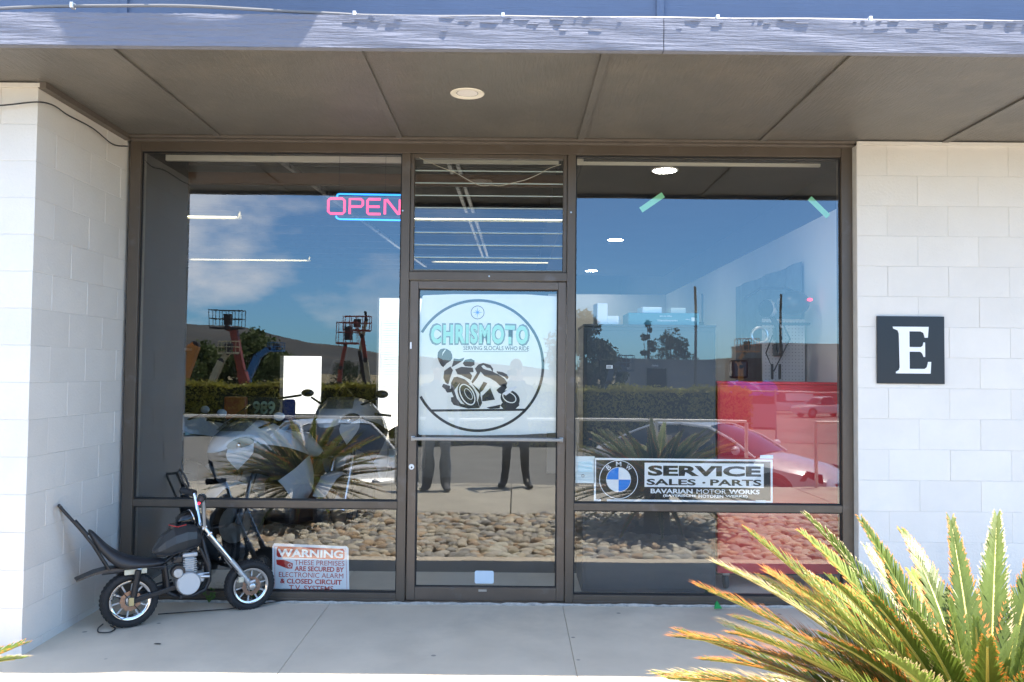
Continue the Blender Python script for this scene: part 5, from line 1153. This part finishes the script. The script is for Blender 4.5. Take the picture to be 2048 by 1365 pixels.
def car(name, label, cat, loc, rz, kind, m, mark=False, group=None):
    K = KIND[kind]; t = thing(name, label, cat, loc, rz, group)
    def ring(x, zb, zs, zt, w): return [(x,-w*.9,zb),(x,-w,zb+.12),(x,-w*1.01,(zb+zs)/2),(x,-w*.97,zs),(x,-w*.86,zs+(zt-zs)*.6),(x,-w*.45,zt),(x,w*.45,zt),(x,w*.86,zs+(zt-zs)*.6),(x,w*.97,zs),(x,w*1.01,(zb+zs)/2),(x,w,zb+.12),(x,w*.9,zb)]
    sec_ = []; B = K['body']
    for (p, q) in zip(B[:-1], B[1:]):
        nn = max(1, int(abs(p[0]-q[0])/.22))
        for i in range(nn): sec_.append(tuple(a+(b-a)*i/nn for a, b in zip(p, q)))
    sec_.append(B[-1])
    body = MB().loft([ring(*s_) for s_ in sec_]).build('body', m, t, smooth=True)
    cut = MB()
    for x in (-K['wb'], K['wb']):
        for s_ in (-1, 1): cut.lathe((x, s_*1.1, K['wr']+.02), (0,-s_,0), [(K['wr']+.06,0),(K['wr']+.06,.42)], 28)
    co = cut.build('cutter', M_ARCH); co.parent = t
    md = body.modifiers.new('b', 'BOOLEAN'); md.operation = 'DIFFERENCE'; md.object = co; md.solver = 'EXACT'; md.material_mode = 'TRANSFER'
    dg = bpy.context.evaluated_depsgraph_get(); me = bpy.data.meshes.new_from_object(body.evaluated_get(dg)); body.modifiers.clear(); body.data = me; me.name = 'body'; bpy.data.objects.remove(co)
    me.set_sharp_from_angle(angle=radians(35))
    T_ = K['top']
    gr = lambda x, zb, zt, wb_, wt: [(x,-wb_,zb),(x,-(wb_+wt)/2-.02,(zb+zt)/2),(x,-wt,zt-.03),(x,-wt*.8,zt),(x,0,zt+.02),(x,wt*.8,zt),(x,wt,zt-.03),(x,(wb_+wt)/2+.02,(zb+zt)/2),(x,wb_,zb)]
    rings = [gr(*s_) for s_ in T_]; MB().loft(rings, cap=False, closed=False).build('glasshouse', M_GLS, t, smooth=True)
    a, b = K['roof']; e = .006
    MB().loft([[(p[0], p[1]*1.01, p[2]+e) for p in r_[2:7]] for r_ in rings[a:b]+([rings[b]] if b < len(rings) else [])], cap=False, closed=False).build('roof', m, t, smooth=True)
    for s_ in (0, 1):
        k = (2 if s_ == 0 else 6); rail = [Vector(r_[k])+Vector((0, (-.006 if s_ == 0 else .006), .004)) for r_ in rings]
        MB().tube(rail, .028, 6).build('pillar', m, t, smooth=True)
        if kind == 'sedan':
            mid = rings[3]; i0, i1 = (0, 2) if s_ == 0 else (8, 6); MB().tube([Vector(mid[i0])+Vector((0,0,.0)), Vector(mid[i1])], .03, 6).build('door_pillar', M_BLACKPL, t)
        if kind == 'van': MB().add([(-2.5, (-1 if s_==0 else 1)*.975, 1.2), (.35, (-1 if s_==0 else 1)*.975, 1.2), (.35, (-1 if s_==0 else 1)*.86, 1.85), (-2.5, (-1 if s_==0 else 1)*.86, 1.85)], [(0,1,2,3)]).build('side_panel', m, t)
        y = -1 if s_ == 0 else 1
        xb = B[2][0]; zl = B[2][2]
        MB().prism([(0,0),(.42,-.04),(.40,.11),(.12,.16)], 0, .05, fn=lambda a_, yy, z_: (xb-.12+a_*.82, y*(.80-a_*.30+yy), zl-.07+z_*1.0)).build('headlight', M_LENS, t, bevel=.01)
        mr_ = MB().ball((T_[0][0]-.25, y*1.0, T_[0][2]+.10), (.07,.11,.075), 12, 8).build('wing_mirror', m, t, smooth=True)
        MB().box(.15,.30,y*.905-.008,y*.905+.008,.80,.825).build('door_handle', m, t)
    for x in (-K['wb'], K['wb']):
        for s_ in (-1, 1):
            w_ = MB().lathe((x, s_*.72, K['wr']), (0,s_,0), [(K['wr']*.6,0),(K['wr'],.02),(K['wr'],.17),(K['wr']*.7,.19),(K['wr']*.66,.17)], 30).build('wheel', M_TYRE, t, smooth=True)
            q = MB()
            for k in range(7): a_ = 2*pi*k/7; q.beam((x, s_*.885, K['wr']), (x+cos(a_)*K['wr']*.62, s_*.875, K['wr']+sin(a_)*K['wr']*.62), .05, .03, up=(0,1,0))
            q.torus((x, s_*.88, K['wr']), (0,1,0), K['wr']*.64, .018, 28, 6); q.build('rim', M_ALU, w_, smooth=True)
    xf = B[1][0]; MB().box(xf-.06, xf+.085, -.42, .42, .40, .56).build('grille', M_BLACKPL, t, bevel=.02); MB().box(B[0][0]-.02, B[0][0]+.02, -.26, .26, .30, .40).build('plate', M_WHITEPL, t)
    if mark:
        o = MB().torus((B[1][0]+.03, 0, .63), (1,0,.4), .06, .009, 24, 6).build('emblem', M_CHROME, t, smooth=True); MB().torus((B[1][0]+.035, 0, .64), (1,0,.4), .03, .007, 20, 6).build('emblem_inner', M_CHROME, o, smooth=True)
    return t
car('parked_car', 'silver sedan parked nose in behind the handrail, seen in the right window', 'car', (3.75, -9.75, -.82), radians(36), 'sedan', paint('silver_paint', (.74,.75,.77), .28, .2))
car('parked_car', 'white sedan with an oval emblem, its bonnet reflected in the left window', 'car', (-3.05, -9.0, -.82), radians(62), 'sedan', paint('white_paint', (.72,.73,.73)), mark=True)
for nm, lab, cat, px, d, rz, kd, c in (('parked_van', 'white van behind the chain link fence', 'van', 1562, 80, 165, 'van', (.6,.6,.6)), ('parked_pickup', 'white pickup in front of the van behind the fence', 'pickup truck', 1640, 74, 165, 'pickup', (.6,.6,.6)), ('parked_car', 'white car left of the van behind the fence', 'car', 1490, 78, 160, 'sedan', (.5,.5,.5))):
    p = R_(px, 800, d); car(nm, lab, cat, (p.x, p.y, YZ), radians(rz), kd, paint('white_fleet_paint', (.62,.62,.62)) , group='vehicles behind the fence')

# ------------------------------------------------------------------ people reflected in the door
M_SKIN = mat('skin', (.45,.27,.19), .5)
def person(label, loc, rz, cols, joints, rad, hair):
    t = thing('person', label, 'person', loc, rz)
    me = bpy.data.meshes.new('body'); vs = []; es = []; rr = []; nm = {}
    for k, (p, r) in joints.items(): nm[k] = len(vs); vs.append(p); rr.append(r)
    for a, b in rad: es.append((nm[a], nm[b]))
    me.from_pydata(vs, es, []); ob = bpy.data.objects.new('body', me); COL.objects.link(ob)
    ob.modifiers.new('s', 'SKIN'); sv = me.skin_vertices[0].data
    for i, r in enumerate(rr): sv[i].radius = r if isinstance(r, tuple) else (r, r)
    sv[nm['pelvis']].use_root = True
    s = ob.modifiers.new('u', 'SUBSURF'); s.levels = s.render_levels = 2
    dg = bpy.context.evaluated_depsgraph_get(); m2 = bpy.data.meshes.new_from_object(ob.evaluated_get(dg)); bpy.data.objects.remove(ob); m2.name = 'body'
    m2.materials.clear()
    for c in cols: m2.materials.append(c)
    for p in m2.polygons:
        p.use_smooth = True; c = p.center
        p.material_index = 0 if c.z < .19 else 1 if c.z < .98 and abs(c.x) < .30 else 3 if (c.z > 1.47) or (c.y > .30 and c.z > 1.1) else 2
    o = bpy.data.objects.new('body', m2); COL.objects.link(o); o.parent = t
    hd = joints['head'][0]
    MB().ball((hd[0], hd[1]-.02, hd[2]+.035), (.090,.105,.105), 16, 12).build('hair', hair, t, smooth=True)
    for s_ in (-1, 1):
        MB().ball((hd[0]+s_*.033, hd[1]+.088, hd[2]+.0), .012, 10, 8).build('eye', M_INK, t, smooth=True); MB().ball((hd[0]+s_*.083, hd[1], hd[2]-.01), (.012,.02,.03), 8, 6).build('ear', M_SKIN, t, smooth=True)
    MB().tube([(hd[0],hd[1]+.085,hd[2]),(hd[0],hd[1]+.115,hd[2]-.035)], [.008,.014], 8).build('nose', M_SKIN, t, smooth=True); MB().box(hd[0]-.022,hd[0]+.022,hd[1]+.078,hd[1]+.088,hd[2]-.068,hd[2]-.06).build('mouth', mat('lips', (.3,.1,.08), .5), t)
    for s_, hk, dirn in ((-1, 'handL', joints['fdL'][0]), (1, 'handR', joints['fdR'][0])):
        h = Vector(joints[hk][0]); d = Vector(dirn).normalized(); sd2 = d.cross(Vector((0,1,.2))).normalized() if abs(d.y) < .8 else Vector((0,0,1))
        for k in range(4): b = h+sd2*(.028*(k-1.5)*.8)+d*.02; L2 = (.062,.075,.07,.055)[k]; MB().tube([b, b+d*L2*.55, b+d*L2*.9+Vector((-s_*.012,.012,0))], [.0085,.008,.006], 8).build('finger', M_SKIN, t, smooth=True)
        MB().tube([h, h+d*.02+Vector((-s_*.028,.015,.0)), h+d*.05+Vector((-s_*.035,.02,0))], [.011,.010,.008], 8).build('thumb', M_SKIN, t, smooth=True)
    return t
def skeleton(stance, feet, arm):
    J = {'pelvis': ((0,0,.96), (.15,.11)), 'belly': ((0,0,1.10), (.135,.10)), 'chest': ((0,0,1.28), (.165,.115)), 'collar': ((0,0,1.42), (.10,.08)), 'neck': ((0,.01,1.49), .052), 'chin': ((0,.03,1.56), (.065,.075)), 'head': ((0,.03,1.635), (.080,.098)), 'crown': ((0,.02,1.70), (.055,.065))}
    E_ = [('pelvis','belly'),('belly','chest'),('chest','collar'),('collar','neck'),('neck','chin'),('chin','head'),('head','crown')]
    for s_, n in ((-1,'L'),(1,'R')):
        J['hip'+n] = ((s_*.09,0,.86), .10); J['thigh'+n] = ((s_*(.10+stance*.2),.02,.68), .086); J['knee'+n] = ((s_*(.10+stance*.4),.035,.50), .066); J['calf'+n] = ((s_*(.09+stance*.7),-.02,.35), .066*feet); J['ankle'+n] = ((s_*(.09+stance),-.03,.11), .050*feet); J['ball'+n] = ((s_*(.12+stance),.10,.045), (.052,.04)); J['toe'+n] = ((s_*(.15+stance),.20,.038), (.042,.03)); J['heel'+n] = ((s_*(.09+stance),-.05,.04), .035)
        E_ += [('pelvis','hip'+n),('hip'+n,'thigh'+n),('thigh'+n,'knee'+n),('knee'+n,'calf'+n),('calf'+n,'ankle'+n),('ankle'+n,'ball'+n),('ball'+n,'toe'+n),('ankle'+n,'heel'+n)]
        J['sh'+n] = ((s_*.19,0,1.39), .062)
        if arm == 'camera': J['elb'+n] = ((s_*.27,.12,1.16), .045); J['wri'+n] = ((s_*.10,.25,1.44), .030); J['hand'+n] = ((s_*.075,.29,1.49), (.020,.035)); J['fd'+n] = ((-s_*.3,.7,.5), 0)
        else: J['elb'+n] = ((s_*.26,-.02,1.10), .045); J['wri'+n] = ((s_*.27,.06,.87), .030); J['hand'+n] = ((s_*.27,.08,.80), (.020,.038)); J['fd'+n] = ((0,.2,-1), 0)
        E_ += [('chest','sh'+n),('sh'+n,'elb'+n),('elb'+n,'wri'+n),('wri'+n,'hand'+n)]
    return J, E_
def mkperson(label, loc, stance, feet, arm, cols, hair):
    J, E_ = skeleton(stance, feet, arm); J2 = {k: v for k, v in J.items() if not k.startswith('fd')}
    class JJ(dict): pass
    return person_(label, loc, cols, J, J2, E_, hair)
def person_(label, loc, cols, J, J2, E_, hair):
    full = dict(J2); 
    # person() reads finger directions from the same table but must not skin them
    global _FD; _FD = {k: v for k, v in J.items() if k.startswith('fd')}
    class T2(dict):
        def __getitem__(s, k): return dict.__getitem__(s, k) if k in s else _FD[k]
    return person(label, loc, 0, cols, T2(full), E_, hair)
M_BOOT = mat('black_leather', (.012,.012,.014), .35); M_BLK = mat('black_cloth', (.015,.015,.018), .85); M_JEAN = mat('grey_blue_trousers', (.22,.26,.31), .85, var=.15, vscale=10); M_GSH = mat('grey_shoe', (.12,.13,.15), .6); M_SHIRT = mat('grey_shirt', (.25,.26,.28), .85)
mkperson('person in black clothes and boots holding a camera, reflected low in the door', (.06, -6.03, -.085), .06, 1.0, 'camera', (M_BOOT, M_BLK, M_BLK, M_SKIN), mat('dark_hair', (.02,.014,.01), .5))
mkperson('person in grey blue trousers standing left of the photographer in the door', (-1.0, -5.62, -.085), .03, 1.45, 'down', (M_GSH, M_JEAN, M_SHIRT, M_SKIN), mat('brown_hair', (.06,.035,.02), .5))
cmr = thing('camera_body', 'black camera held up by the photographer', 'camera', (0, -5.80, 1.50)); MB().box(-.065,.065,-.03,.0,-.045,.045).build('body', M_BLACKPL, cmr, bevel=.008); MB().lathe((0,0,0), (0,1,0), [(.033,0.0),(.033,.055),(.030,.056),(.024,.050)], 24).build('lens', M_BLACKPL, cmr, smooth=True)
